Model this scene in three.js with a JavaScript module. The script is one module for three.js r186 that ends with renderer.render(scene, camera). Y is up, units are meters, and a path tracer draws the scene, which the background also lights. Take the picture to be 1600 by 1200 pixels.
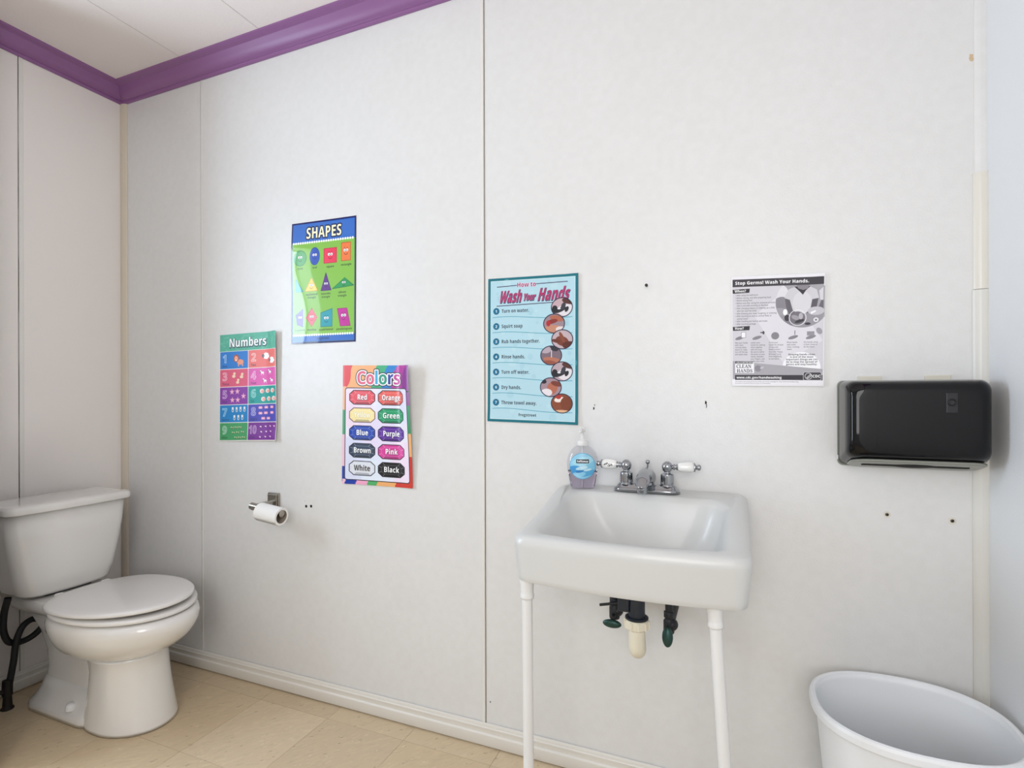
import * as THREE from 'three';
import { mergeGeometries, mergeVertices, toCreasedNormals } from 'three/addons/utils/BufferGeometryUtils.js';
import { RoundedBoxGeometry } from 'three/addons/geometries/RoundedBoxGeometry.js';
import { RectAreaLightUniformsLib } from 'three/addons/lights/RectAreaLightUniformsLib.js';

// ------------------------------------------------------------------ camera, sky, light, exposure
const scene = new THREE.Scene();
const camera = new THREE.PerspectiveCamera(2 * Math.atan(600 / 834.4) * 180 / Math.PI, 4 / 3, 0.02, 60);
camera.position.set(0, 1.1022, 1.521);
camera.rotation.set(0, 0.3899, -0.003, 'YXZ');
camera.setViewOffset(1600, 1200, 0, -16, 1600, 1200);      // the phone's picture is shifted a little upwards
scene.background = new THREE.Color().setRGB(0.80, 0.90, 1.0);
scene.backgroundIntensity = 0.25;
const renderer = new THREE.WebGLRenderer({ antialias: true });
renderer.toneMapping = THREE.LinearToneMapping;
renderer.toneMappingExposure = 0.96;
renderer.shadowMap.enabled = true;
RectAreaLightUniformsLib.init();
// daylight coming in through the window in the left wall and a window behind the camera, both outside the frame
const WIN = { z0: 0.72, z1: 1.34, y0: 0.66, y1: 2.12 };
const WIN2 = { x0: -0.45, x1: 0.49, y0: 0.85, y1: 2.10 };
const ROOM = { L: -2.471, R: 0.533, H: 2.44, Z: 2.6 };
const windowLight = new THREE.RectAreaLight(new THREE.Color().setRGB(0.70, 0.84, 1.0), 13.5, WIN.z1 - WIN.z0 - 0.1, WIN.y1 - WIN.y0 - 0.1);
windowLight.position.set(ROOM.L - 0.075, (WIN.y0 + WIN.y1) / 2, (WIN.z0 + WIN.z1) / 2);
windowLight.lookAt(ROOM.R, (WIN.y0 + WIN.y1) / 2, (WIN.z0 + WIN.z1) / 2);
scene.add(windowLight);
const windowLight2 = new THREE.RectAreaLight(new THREE.Color().setRGB(1.0, 0.985, 0.975), 6.5, WIN2.x1 - WIN2.x0, WIN2.y1 - WIN2.y0);
windowLight2.position.set((WIN2.x0 + WIN2.x1) / 2, (WIN2.y0 + WIN2.y1) / 2, ROOM.Z + 0.02);
windowLight2.lookAt((WIN2.x0 + WIN2.x1) / 2, (WIN2.y0 + WIN2.y1) / 2, 0);
scene.add(windowLight2);

// ------------------------------------------------------------------ helpers
let seed = 7;
const rnd = () => { seed = (seed * 1664525 + 1013904223) >>> 0; return seed / 4294967296; };
const V = (x, y, z) => new THREE.Vector3(x, y, z);
const lerp = (a, b, t) => a + (b - a) * t;
const sm = (a, b, t) => { t = Math.min(1, Math.max(0, (t - a) / (b - a))); return t * t * (3 - 2 * t); };
const taken = {};
function numbered(name) { const n = taken[name] = (taken[name] ?? -1) + 1; return n ? `${name}_${String(n).padStart(3, '0')}` : name; }
function clean(g) {                       // position, normal, uv only, without an index
  let h = g.index ? g.toNonIndexed() : g.clone();
  for (const k of Object.keys(h.attributes)) if (!['position', 'normal', 'uv'].includes(k)) h.deleteAttribute(k);
  if (!h.attributes.normal) h.computeVertexNormals();
  if (!h.attributes.uv) h.setAttribute('uv', new THREE.BufferAttribute(new Float32Array(h.attributes.position.count * 2), 2));
  return h;
}
function metric(g) {                      // texture coordinates in metres, by the way each face points
  const h = clean(g), p = h.attributes.position, n = h.attributes.normal, uv = h.attributes.uv;
  for (let i = 0; i < p.count; i++) {
    const ax = Math.abs(n.getX(i)), ay = Math.abs(n.getY(i)), az = Math.abs(n.getZ(i));
    if (ay >= ax && ay >= az) uv.setXY(i, p.getX(i), p.getZ(i));
    else if (ax >= az) uv.setXY(i, p.getZ(i), p.getY(i));
    else uv.setXY(i, p.getX(i), p.getY(i));
  }
  return h;
}
function mesh(name, geos, mat, parent) {
  geos = Array.isArray(geos) ? geos : [geos];
  const g = geos.length > 1 ? mergeGeometries(geos.map(clean)) : geos[0];
  const m = new THREE.Mesh(g, mat);
  m.name = parent === scene || !parent ? numbered(name) : name;
  m.castShadow = m.receiveShadow = true;
  if (parent) {
    const same = parent.children.filter((c) => c.userData.base === name).length;
    if (parent !== scene) { m.name = same ? `${name}_${String(same).padStart(3, '0')}` : name; }
    parent.add(m);
  }
  m.userData.base = name;
  return m;
}
function thing(name, label, category, [x, y, z] = [0, 0, 0], turn = 0) {
  const o = new THREE.Group(); o.name = numbered(name); o.position.set(x, y, z); o.rotation.y = turn;
  o.userData.label = label; o.userData.category = category; scene.add(o); return o;
}
function tag(o, label, category) { o.userData.label = label; o.userData.category = category; return o; }
function structure(name) { const o = new THREE.Group(); o.name = name; o.userData.kind = 'structure'; scene.add(o); return o; }
function box(x0, x1, y0, y1, z0, z1, r = 0) {
  const w = x1 - x0, h = y1 - y0, d = z1 - z0;
  const g = r ? new RoundedBoxGeometry(w, h, d, 3, r) : new THREE.BoxGeometry(w, h, d);
  g.translate((x0 + x1) / 2, (y0 + y1) / 2, (z0 + z1) / 2); return metric(g);
}
function cyl(r0, r1, h, n = 32, open = false) { return new THREE.CylinderGeometry(r1, r0, h, n, 1, open); }   // r0 below, r1 above
function lathe(pts, n = 40) { return new THREE.LatheGeometry(pts.map(([r, y]) => new THREE.Vector2(r, y)), n); }
function tube(pts, r, n = 60, k = 14, closed = false) { return new THREE.TubeGeometry(new THREE.CatmullRomCurve3(pts.map((p) => V(...p)), closed, 'centripetal'), n, r, k, closed); }
function loft(rings, capA = false, capB = false, crease = 0) {       // rings of equal length, joined smoothly
  const n = rings[0].length, pos = [], idx = [];
  for (const r of rings) for (const p of r) pos.push(p.x, p.y, p.z);
  for (let i = 0; i < rings.length - 1; i++) for (let j = 0; j < n; j++) {
    const a = i * n + j, b = i * n + (j + 1) % n, c = a + n, d = b + n;
    idx.push(a, b, d, a, d, c);
  }
  const cap = (i, flip) => {
    const c = new THREE.Vector3(); rings[i].forEach((p) => c.add(p)); c.multiplyScalar(1 / n);
    const k = pos.length / 3; pos.push(c.x, c.y, c.z);
    for (let j = 0; j < n; j++) flip ? idx.push(k, i * n + (j + 1) % n, i * n + j) : idx.push(k, i * n + j, i * n + (j + 1) % n);
  };
  if (capA) cap(0, true);
  if (capB) cap(rings.length - 1, false);
  const g = new THREE.BufferGeometry();
  g.setAttribute('position', new THREE.Float32BufferAttribute(pos, 3)); g.setIndex(idx); g.computeVertexNormals();
  return crease ? toCreasedNormals(clean(g), crease) : g;
}
function rrect(x0, x1, z0, z1, r, y = 0, kc = 7, ke = 10) {         // rounded rectangle in plan, turning from +x to +z
  const out = [], c = [[x1 - r, z0 + r, -90], [x1 - r, z1 - r, 0], [x0 + r, z1 - r, 90], [x0 + r, z0 + r, 180]];
  for (let q = 0; q < 4; q++) {
    const [cx, cz, a0] = c[q];
    for (let i = 0; i <= kc; i++) { const a = (a0 + 90 * i / kc) * Math.PI / 180; out.push(V(cx + r * Math.cos(a), y, cz + r * Math.sin(a))); }
    const [nx, nz, na] = c[(q + 1) % 4], e = out[out.length - 1], a = na * Math.PI / 180, f = V(nx + r * Math.cos(a), y, nz + r * Math.sin(a));
    for (let i = 1; i < ke; i++) out.push(e.clone().lerp(f, i / ke));
  }
  return out.reverse();                                              // counter-clockwise seen from above gives outward faces when rings rise
}
function oval(cx, cz, a, b, n, y, count = 72, skew = null) {
  const out = [];
  for (let i = 0; i < count; i++) {
    const t = -i / count * Math.PI * 2, c = Math.cos(t), s = Math.sin(t);
    const x = a * Math.sign(c) * Math.abs(c) ** (2 / n), z = b * Math.sign(s) * Math.abs(s) ** (2 / n);
    const p = V(cx + x, y, cz + z); if (skew) skew(p); out.push(p);
  }
  return out;
}
function canvas(w, h, draw) {
  const c = document.createElement('canvas'); c.width = w; c.height = h;
  const g = c.getContext('2d'); draw(g, w, h);
  const t = new THREE.CanvasTexture(c); t.colorSpace = THREE.SRGBColorSpace; t.anisotropy = 8; return t;
}
function data(n, fn, srgb) {
  const d = new Uint8Array(n * n * 4);
  for (let y = 0; y < n; y++) for (let x = 0; x < n; x++) { const [r, g, b] = fn(x, y); d.set([r, g, b, 255], (y * n + x) * 4); }
  const t = new THREE.DataTexture(d, n, n); t.wrapS = t.wrapT = THREE.RepeatWrapping; t.magFilter = THREE.LinearFilter; t.minFilter = THREE.LinearMipmapLinearFilter; t.generateMipmaps = true;
  if (srgb) t.colorSpace = THREE.SRGBColorSpace; t.needsUpdate = true; return t;
}
function valueNoise(n, cells) {           // tileable
  const g = Array.from({ length: cells * cells }, rnd);
  return (x, y) => {
    const u = x / n * cells, v = y / n * cells, i = Math.floor(u), j = Math.floor(v), a = sm(0, 1, u - i), b = sm(0, 1, v - j), q = (k, l) => g[((l % cells) + cells) % cells * cells + ((k % cells) + cells) % cells];
    return lerp(lerp(q(i, j), q(i + 1, j), a), lerp(q(i, j + 1), q(i + 1, j + 1), a), b);
  };
}

// ------------------------------------------------------------------ materials
const std = (hex, rough = 0.6, more = {}) => new THREE.MeshStandardMaterial({ color: hex, roughness: rough, ...more });
const M = {};
{
  const n1 = valueNoise(512, 170), n2 = valueNoise(512, 60), n3 = valueNoise(512, 9);
  const bump = data(512, (x, y) => { const v = 255 * (0.45 * n1(x, y) + 0.35 * n1(x * 1, y * 0.33) + 0.2 * n2(x, y)); return [v, v, v]; });
  bump.repeat.set(3.2, 3.2);
  const tint = data(512, (x, y) => { const v = (n2(x, y) - 0.5) * 3 + (n3(x, y) - 0.5) * 1.2; return [226 + v, 225 + v, 223 + v * 1.2]; }, true);
  tint.repeat.set(1.1, 1.1);
  M.wall = new THREE.MeshStandardMaterial({ map: tint, bumpMap: bump, bumpScale: 0.00022, roughness: 0.36 });
  M.ceiling = new THREE.MeshStandardMaterial({ color: '#f0e7e3', bumpMap: bump, bumpScale: 0.0004, roughness: 0.85 });
}
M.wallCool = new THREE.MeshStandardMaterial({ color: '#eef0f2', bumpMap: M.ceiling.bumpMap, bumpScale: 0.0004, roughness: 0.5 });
M.wallLeftLit = new THREE.MeshStandardMaterial({ color: '#efe9e4', bumpMap: M.wall.bumpMap, bumpScale: 0.0002, roughness: 0.4 });  // warm, paler wall copy: extra light on the left wall put into its colour
M.core = std('#cfcac2', 0.9);
M.gap = std('#aaa59d', 0.95);
M.trim = std('#e4e0d8', 0.4);
M.strip = std('#e6e3dd', 0.4);
M.cove = std('#d6cbb9', 0.32);
M.coveRight = std('#dedcd5', 0.32);
M.coveWhite = std('#e2ded4', 0.3);
M.purple = new THREE.MeshStandardMaterial({ color: '#8e5f90', roughness: 0.36 });
M.ceramic = new THREE.MeshPhysicalMaterial({ color: '#d0d0cd', roughness: 0.34, clearcoat: 0.14, clearcoatRoughness: 0.05 });
M.toilet = new THREE.MeshPhysicalMaterial({ color: '#e9e6e1', roughness: 0.18, clearcoat: 0.9, clearcoatRoughness: 0.04 });
M.seat = new THREE.MeshPhysicalMaterial({ color: '#eae7e3', roughness: 0.26, clearcoat: 0.3, clearcoatRoughness: 0.15 });
M.chrome = new THREE.MeshStandardMaterial({ color: '#a6a8ab', metalness: 1, roughness: 0.05 });
M.nickel = new THREE.MeshStandardMaterial({ color: '#aaa49b', metalness: 1, roughness: 0.25 });
M.black = std('#17191d', 0.5);
M.hose = std('#14161a', 0.55);
M.verdigris = new THREE.MeshStandardMaterial({ color: '#2c4a44', roughness: 0.38, metalness: 0.5 });
M.cream = std('#e6dfca', 0.45);
M.plasticWhite = std('#e4e3e1', 0.35);
M.smoke = new THREE.MeshPhysicalMaterial({ color: '#0b0a0c', roughness: 0.035, ior: 1.42, specularIntensity: 0.85 });
M.greyPlastic = std('#8d8f86', 0.3);
M.paper = std('#f2f1ee', 0.95);
M.card = std('#9a8f80', 0.9);
M.paperBack = std('#f0eee9', 0.8);
M.dark = std('#0c0b0a', 0.9);
M.glass = new THREE.MeshPhysicalMaterial({ color: '#ffffff', transmission: 1, roughness: 0.02, thickness: 0 });

// ------------------------------------------------------------------ the room
const T = 0.12;                                                       // wall thickness
{ // floor of vinyl tiles
  const floor = structure('floor');
  mesh('slab', box(ROOM.L - T, ROOM.R + T, -0.15, -0.0035, -T, ROOM.Z + T), std('#6b5f4d', 0.9), floor);
  const kinds = [0, 1, 2, 3].map((k) => {
    const t = canvas(320, 320, (g, w, h) => {
      const base = [[213, 192, 159], [210, 188, 154], [216, 195, 163], [208, 187, 155]][k];
      g.fillStyle = `rgb(${base})`; g.fillRect(0, 0, w, h);
      for (let i = 0; i < 420; i++) {
        const x = rnd() * w, y = rnd() * h, l = 6 + rnd() * 26, a = 0.9 + (rnd() - 0.5) * 0.7, s = (rnd() - 0.5) * 40;
        g.strokeStyle = `rgba(${base[0] + s | 0},${base[1] + s | 0},${base[2] + s * 0.9 | 0},0.28)`; g.lineWidth = 1.5 + rnd() * 8; g.lineCap = 'round';
        g.beginPath(); g.moveTo(x, y); g.lineTo(x + l * Math.cos(a), y + l * Math.sin(a)); g.stroke();
      }
      for (let i = 0; i < 34; i++) {
        const x = rnd() * w, y = rnd() * h, l = 3 + rnd() * 8, a = 0.95 + (rnd() - 0.5) * 0.5;
        g.strokeStyle = rnd() < 0.6 ? 'rgba(120,98,72,0.55)' : 'rgba(238,228,208,0.7)'; g.lineWidth = 1 + rnd() * 2; g.lineCap = 'round';
        g.beginPath(); g.moveTo(x, y); g.lineTo(x + l * Math.cos(a), y + l * Math.sin(a)); g.stroke();
      }
    });
    t.wrapS = t.wrapT = THREE.RepeatWrapping; t.repeat.set(1 / 0.305, 1 / 0.305);
    return new THREE.MeshStandardMaterial({ map: t, roughness: 0.42 });
  });
  const s = 0.305, g = 0.0005;
  for (let i = 0; i < 11; i++) for (let j = 0; j < 10; j++) {
    const x0 = Math.max(ROOM.L, -2.8 + i * s), x1 = Math.min(ROOM.R, -2.8 + (i + 1) * s), z0 = Math.max(0, -0.225 + j * s), z1 = Math.min(ROOM.Z, -0.225 + (j + 1) * s);
    if (x1 - x0 < 0.02 || z1 - z0 < 0.02) continue;
    mesh('tile', box(x0 + g, x1 - g, -0.0035, 0, z0 + g, z1 - g), kinds[Math.floor(rnd() * 4)], floor);
  }
}
{ // ceiling boards
  const ceiling = structure('ceiling');
  mesh('deck', box(ROOM.L - T, ROOM.R + T, ROOM.H + 0.012, ROOM.H + 0.15, -T, ROOM.Z + T), M.core, ceiling);
  const cuts = [ROOM.L - 0.02, -2.012, -1.594, -1.176, -0.758, -0.34, 0.078, 0.496, ROOM.R + 0.02];
  for (let i = 0; i < cuts.length - 1; i++) mesh('ceiling_board', box(cuts[i] + 0.0012, cuts[i + 1] - 0.0012, ROOM.H, ROOM.H + 0.012, -0.02, ROOM.Z + 0.02), M.ceiling, ceiling);
}
const S1 = -1.983, S2 = -0.7205, S0 = 0.372;
{ // the wall with the sink
  const w = structure('wall_back');
  mesh('wall_core', box(ROOM.L - T, ROOM.R + T, 0, ROOM.H + 0.012, -T, -0.010), M.gap, w);
  const cuts = [ROOM.L, S1, S2, ROOM.R];
  for (let i = 0; i < 3; i++) mesh('panel', box(cuts[i] + [0, 0.0022, 0.0050][i], cuts[i + 1] - (i < 2 ? 0.0015 : 0), 0, ROOM.H, -0.010, 0), M.wall, w);
  mesh('panel_strip', box(S2 - 0.0075, S2 + 0.0028, 0.07, 2.385, -0.003, 0.0042, 0.0018), M.strip, w);
  mesh('panel_strip', box(S1 + 0.0025, S1 + 0.0085, 0.07, 2.385, -0.003, 0.0016, 0.0008), M.strip, w);
  // holes, screws and chips in the panels
  const hole = (x, y, r) => { const g = lathe([[0, 0.0004], [r * 0.8, 0.0004], [r * 1.05, 0.0009], [r * 1.25, 0.0002]], 18); g.rotateX(Math.PI / 2); g.translate(x, y, 0); return g; };
  for (const [x, y] of [[-1.4405, 0.6945], [-1.4175, 0.6965]]) mesh('screw_hole', hole(x, y, 0.0042), M.dark, w);
  const chip = (x, y, rx, ry) => { const s = new THREE.Shape(); for (let i = 0; i < 14; i++) { const a = i / 14 * Math.PI * 2, k = 0.65 + 0.5 * rnd(); i ? s.lineTo(x + rx * k * Math.cos(a), y + ry * k * Math.sin(a)) : s.moveTo(x + rx * k, y); } const g = new THREE.ExtrudeGeometry(s, { depth: 0.0006, bevelEnabled: false }); return g; };
  mesh('paint_chip', [chip(-0.3690, 1.0605, 0.0022, 0.0045), chip(-0.3665, 1.0700, 0.0010, 0.0028)], M.dark, w);
  mesh('paint_chip', [chip(-0.0635, 1.0780, 0.0028, 0.0055), chip(-0.0620, 1.0690, 0.0012, 0.0060)], M.dark, w);
  mesh('paint_chip', chip(0.5065, 1.8645, 0.0045, 0.0090), std('#cfb695', 0.9), w);
  mesh('paint_chip', [chip(-0.7015, 0.1385, 0.0016, 0.0030)], M.dark, w);
  mesh('paint_chip', [chip(-1.4455, 0.7130, 0.0014, 0.0016)], std('#a8a29a', 0.9), w);
}
{ // the wall behind the toilet, with a window further along, outside the frame
  const w = structure('wall_left'), H = ROOM.H + 0.012;
  const b = (y0, y1, z0, z1) => box(ROOM.L - T, ROOM.L - 0.010, y0, y1, z0, z1), p = (y0, y1, z0, z1) => box(ROOM.L - 0.010, ROOM.L, y0, y1, z0, z1);
  mesh('wall_core', [b(0, H, -T, WIN.z0), b(0, H, WIN.z1, ROOM.Z + T), b(0, WIN.y0, WIN.z0, WIN.z1), b(WIN.y1, H, WIN.z0, WIN.z1)], M.gap, w);
  mesh('panel', p(0, ROOM.H, 0, S0 - 0.0015), M.wallLeftLit, w);
  mesh('panel', [p(0, ROOM.H, S0 + 0.0015, WIN.z0), p(0, WIN.y0, WIN.z0, WIN.z1), p(WIN.y1, ROOM.H, WIN.z0, WIN.z1), p(0, ROOM.H, WIN.z1, S0 + 1.26)], M.wallLeftLit, w);
  mesh('panel', p(0, ROOM.H, S0 + 1.263, ROOM.Z), M.wallLeftLit, w);
  // added box and low screen, unseen outside the frame, to shade the corner
  const d = structure('added_wall_side');
  mesh('shade_box', box(ROOM.L, -2.27, 0, ROOM.H, 0.58, 0.68), M.wall, d);
  mesh('shade_screen', box(-2.27, -2.0, 0.0, 1.0, 0.645, 0.675), M.wall, d);
  mesh('panel_strip', box(ROOM.L - 0.003, ROOM.L + 0.002, 0.07, 2.385, S0 - 0.0155, S0 - 0.0015, 0.001), M.strip, w);
}
{ // the two walls beside and behind the camera
  const w = structure('wall_right');
  mesh('wall_core', box(ROOM.R + 0.010, ROOM.R + T, 0, ROOM.H + 0.012, -T, ROOM.Z + T), M.core, w);
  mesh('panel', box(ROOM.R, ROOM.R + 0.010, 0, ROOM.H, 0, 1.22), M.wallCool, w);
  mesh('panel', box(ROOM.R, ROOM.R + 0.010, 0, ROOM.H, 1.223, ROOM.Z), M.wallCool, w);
  const f = structure('wall_front'), b = (x0, x1, y0, y1) => box(x0, x1, y0, y1, ROOM.Z, ROOM.Z + T), H = ROOM.H + 0.012;
  mesh('wall_core', [b(ROOM.L - T, WIN2.x0, 0, H), b(WIN2.x0, WIN2.x1, WIN2.y1, H), b(WIN2.x0, WIN2.x1, 0, WIN2.y0), b(WIN2.x1, ROOM.R + T, 0, H)], M.wall, f);
}
{ // window frames, outside the frame
  const w = structure('window_1'), x0 = ROOM.L - T, x1 = ROOM.L + 0.008, c = 0.04, b = (z0, z1, y0, y1, q0 = x0, q1 = x1) => box(q0, q1, y0, y1, z0, z1);
  mesh('window_frame', [b(WIN.z0, WIN.z1, WIN.y0, WIN.y0 + c), b(WIN.z0, WIN.z1, WIN.y1 - c, WIN.y1), b(WIN.z0, WIN.z0 + c, WIN.y0 + c, WIN.y1 - c), b(WIN.z1 - c, WIN.z1, WIN.y0 + c, WIN.y1 - c)], M.trim, w);
  mesh('window_pane', b(WIN.z0 + c, WIN.z1 - c, WIN.y0 + c, WIN.y1 - c, ROOM.L - 0.10, ROOM.L - 0.096), M.glass, w);
  const d = structure('window_2'), k = 0.06, z0 = ROOM.Z - 0.012, z1 = ROOM.Z + T;
  mesh('window_frame', [box(WIN2.x0 - k, WIN2.x1 + k, WIN2.y0 - k, WIN2.y0, z0, z1), box(WIN2.x0 - k, WIN2.x0, WIN2.y0, WIN2.y1 + k, z0, z1), box(WIN2.x1, WIN2.x1 + k, WIN2.y0, WIN2.y1 + k, z0, z1), box(WIN2.x0, WIN2.x1, WIN2.y1, WIN2.y1 + k, z0, z1)], M.trim, d);
}
// mouldings: a profile of [out from the wall, height] swept along a wall
function moulding(profile, len) {
  const s = new THREE.Shape(profile.map(([o, y]) => new THREE.Vector2(o, y)));
  return toCreasedNormals(clean(new THREE.ExtrudeGeometry(s, { depth: len, bevelEnabled: false })), 0.5);   // runs along z, out = x
}
{
  const H = ROOM.H;
  const crown = [[0, H - 0.066], [0.006, H - 0.0665], [0.010, H - 0.064], [0.0115, H - 0.058], [0.010, H - 0.0535], [0.013, H - 0.051], [0.019, H - 0.048], [0.028, H - 0.0405], [0.035, H - 0.031], [0.0405, H - 0.020], [0.0445, H - 0.0135], [0.050, H - 0.0105], [0.057, H - 0.010], [0.062, H - 0.008], [0.0675, H - 0.0055], [0.0688, H], [0, H]];
  const mk = (name, g, turn, x, z, m) => { g.rotateY(turn); g.translate(x, 0, z); const o = mesh(name, metric(g), m, scene); o.name = name; o.userData.kind = 'structure'; return o; };
  mk('trim_1', moulding(crown, ROOM.Z), 0, ROOM.L, 0, M.purple);
  mk('trim_2', moulding(crown, ROOM.R - ROOM.L), -Math.PI / 2, ROOM.R, 0, M.purple);      // out = +z
  mk('trim_3', moulding(crown, ROOM.Z), Math.PI, ROOM.R, ROOM.Z, M.purple);
  const base = [[0, 0.0055], [0.0115, 0.0045], [0.0125, 0.0065], [0.0125, 0.038], [0.0105, 0.041], [0.0085, 0.0425], [0.0085, 0.052], [0.0098, 0.0545], [0.0098, 0.0585], [0.0072, 0.0615], [0.0072, 0.0665], [0.0055, 0.0705], [0.0024, 0.0718], [0.0020, 0.0700], [0.0020, 0.0620], [0, 0.0600]];
  mk('baseboard_left', moulding(base, ROOM.Z), 0, ROOM.L, 0, M.trim);
  mk('baseboard_back', moulding(base, ROOM.R - ROOM.L), -Math.PI / 2, ROOM.R, 0, M.trim);
  mk('baseboard_right', moulding(base, ROOM.Z), Math.PI, ROOM.R, ROOM.Z, M.trim);
  // corner strips
  const strip = (w, d, y0, y1) => { const s = new THREE.Shape(); s.moveTo(0, 0); s.lineTo(w, 0); s.lineTo(w, d * 0.25); s.quadraticCurveTo(w * 0.85, d * 0.75, w * 0.5, d); s.quadraticCurveTo(w * 0.15, d * 1.05, 0, d * 0.9); s.closePath(); const g = new THREE.ExtrudeGeometry(s, { depth: y1 - y0, bevelEnabled: false, curveSegments: 10 }); g.rotateX(-Math.PI / 2); return g; };
  { const g = strip(0.034, 0.012, 0.0718, H - 0.066); g.scale(1, 1, -1); g.translate(ROOM.L, 0.0718, 0); const ii = clean(g); ii.computeVertexNormals(); const o = mesh('trim_4', flip(ii), M.cove, scene); o.name = 'trim_4'; o.userData.kind = 'structure'; }
  const t5 = structure('trim_5');
  for (const [y0, y1, w, d, m] of [[0.0718, 1.3350, 0.027, 0.012, M.coveRight], [1.3365, 1.60, 0.025, 0.010, M.coveWhite], [1.60, H - 0.066, 0.022, 0.005, M.wall]]) {
    const g = strip(w, d, y0, y1); g.scale(-1, 1, -1); g.translate(ROOM.R, y0, 0); mesh('corner_strip', clean(g), m, t5);
  }
}
function flip(g) { const h = clean(g), p = h.attributes.position; for (const k of Object.keys(h.attributes)) { const a = h.attributes[k], s = a.itemSize; for (let i = 0; i < a.count; i += 3) for (let c = 0; c < s; c++) { const t = a.array[(i + 1) * s + c]; a.array[(i + 1) * s + c] = a.array[(i + 2) * s + c]; a.array[(i + 2) * s + c] = t; } } h.computeVertexNormals(); return h; }

// ------------------------------------------------------------------ toilet: +x away from the left wall, z across
{
  const t = thing('toilet', 'white two-piece toilet with closed lid standing against the left wall in the corner', 'toilet', [ROOM.L + 0.028, 0, 0.318]);
  // egg plan: back at xb, front at xf, widest a little behind the middle
  const egg = (xb, xf, hw, y, zc = 0, n = 96, sq = 2.25) => {
    const out = [], xm = lerp(xb, xf, 0.44);
    for (let i = 0; i < n; i++) {
      const a = -i / n * Math.PI * 2, c = Math.cos(a), s = Math.sin(a), e = c > 0 ? 2.0 : 2.7, f = c > 0 ? 2.0 : sq;
      out.push(V(xm + (c > 0 ? xf - xm : xm - xb) * Math.sign(c) * Math.abs(c) ** (2 / e), y, zc + hw * Math.sign(s) * Math.abs(s) ** (2 / f)));
    }
    return out;
  };
  const bowl = loft([
    egg(0.36, 0.60, 0.080, 0.215), egg(0.335, 0.640, 0.112, 0.232), egg(0.310, 0.680, 0.140, 0.250), egg(0.292, 0.715, 0.160, 0.270), egg(0.278, 0.745, 0.175, 0.295), egg(0.268, 0.764, 0.184, 0.322),
    egg(0.263, 0.772, 0.1875, 0.342), egg(0.262, 0.773, 0.1875, 0.356), egg(0.266, 0.768, 0.184, 0.370), egg(0.276, 0.757, 0.176, 0.377), egg(0.300, 0.735, 0.160, 0.379)], false, true);
  const col = (xb, xf, hw, y) => { const o = []; const pts = rrect(xb, xf, -hw, hw, Math.min(hw * 0.98, 0.12), y, 10, 6); for (const p of pts) { if (p.x < xb + 0.1) p.x = lerp(p.x, xb, 0.4); o.push(p); } return o; };
  const column = loft([egg(0.415, 0.690, 0.119, 0.0, 0, 96, 5), egg(0.415, 0.688, 0.118, 0.012, 0, 96, 5), egg(0.420, 0.676, 0.113, 0.06, 0, 96, 5), egg(0.428, 0.660, 0.108, 0.12, 0, 96, 5), egg(0.434, 0.648, 0.105, 0.18, 0, 96, 5), egg(0.425, 0.645, 0.107, 0.225, 0, 96, 5), egg(0.40, 0.665, 0.125, 0.25, 0, 96, 4)], true, true);
  const rear = loft([rrect(0.14, 0.46, -0.092, 0.092, 0.05, 0.02), rrect(0.145, 0.46, -0.078, 0.078, 0.05, 0.07), rrect(0.15, 0.46, -0.072, 0.072, 0.05, 0.14), rrect(0.15, 0.46, -0.075, 0.075, 0.05, 0.2), rrect(0.13, 0.46, -0.085, 0.085, 0.05, 0.27), rrect(0.10, 0.44, -0.10, 0.10, 0.05, 0.33)], true, true);
  const foot = loft([rrect(0.100, 0.50, -0.118, 0.118, 0.075, 0), rrect(0.100, 0.50, -0.118, 0.118, 0.075, 0.016), rrect(0.106, 0.50, -0.113, 0.113, 0.07, 0.028), rrect(0.122, 0.50, -0.100, 0.100, 0.06, 0.044), rrect(0.136, 0.50, -0.086, 0.086, 0.05, 0.070), rrect(0.146, 0.50, -0.074, 0.074, 0.05, 0.110)], true, true);
  const deck = loft([rrect(0.05, 0.38, -0.085, 0.085, 0.04, 0.322), rrect(0.02, 0.36, -0.118, 0.118, 0.05, 0.345), rrect(0.015, 0.36, -0.124, 0.124, 0.05, 0.365), rrect(0.018, 0.36, -0.120, 0.120, 0.05, 0.381), rrect(0.03, 0.35, -0.11, 0.11, 0.045, 0.386)], true, true);
  mesh('bowl', [bowl, column, rear, foot, deck], M.toilet, t);
  const cap = lathe([[0.016, 0], [0.0165, 0.008], [0.014, 0.017], [0.008, 0.022], [0, 0.0235]], 24); cap.translate(0.372, 0.040, 0.100);
  mesh('bolt_cap', cap, M.plasticWhite, t);
  const cap2 = cap.clone(); cap2.translate(0, 0, -0.200); mesh('bolt_cap', cap2, M.plasticWhite, t);
  // tank, narrower at its foot, front a little bowed
  const tk = (x1, hw, r, y, bow) => rrect(0.012, x1, -hw, hw, r, y, 8, 14).map((p) => { if (p.x > x1 - r - 1e-6 + 0) p.x += bow * (1 - (p.z / hw) ** 2) * sm(x1 - r, x1, p.x); return p; });
  mesh('tank', loft([tk(0.165, 0.104, 0.035, 0.394, 0.010), tk(0.186, 0.134, 0.04, 0.396, 0.014), tk(0.195, 0.145, 0.042, 0.408, 0.014), tk(0.199, 0.158, 0.042, 0.45, 0.014), tk(0.202, 0.174, 0.04, 0.53, 0.014), tk(0.204, 0.186, 0.038, 0.61, 0.014), tk(0.205, 0.192, 0.036, 0.696, 0.014)], true, true), M.toilet, t);
  const lid = (i, y) => tk(0.222 - i, 0.204 - i, 0.03, y - 0.009, 0.014).map((p) => { if (p.x < 0.02) p.x = 0.006 + i * 0.5; return p; });
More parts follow.
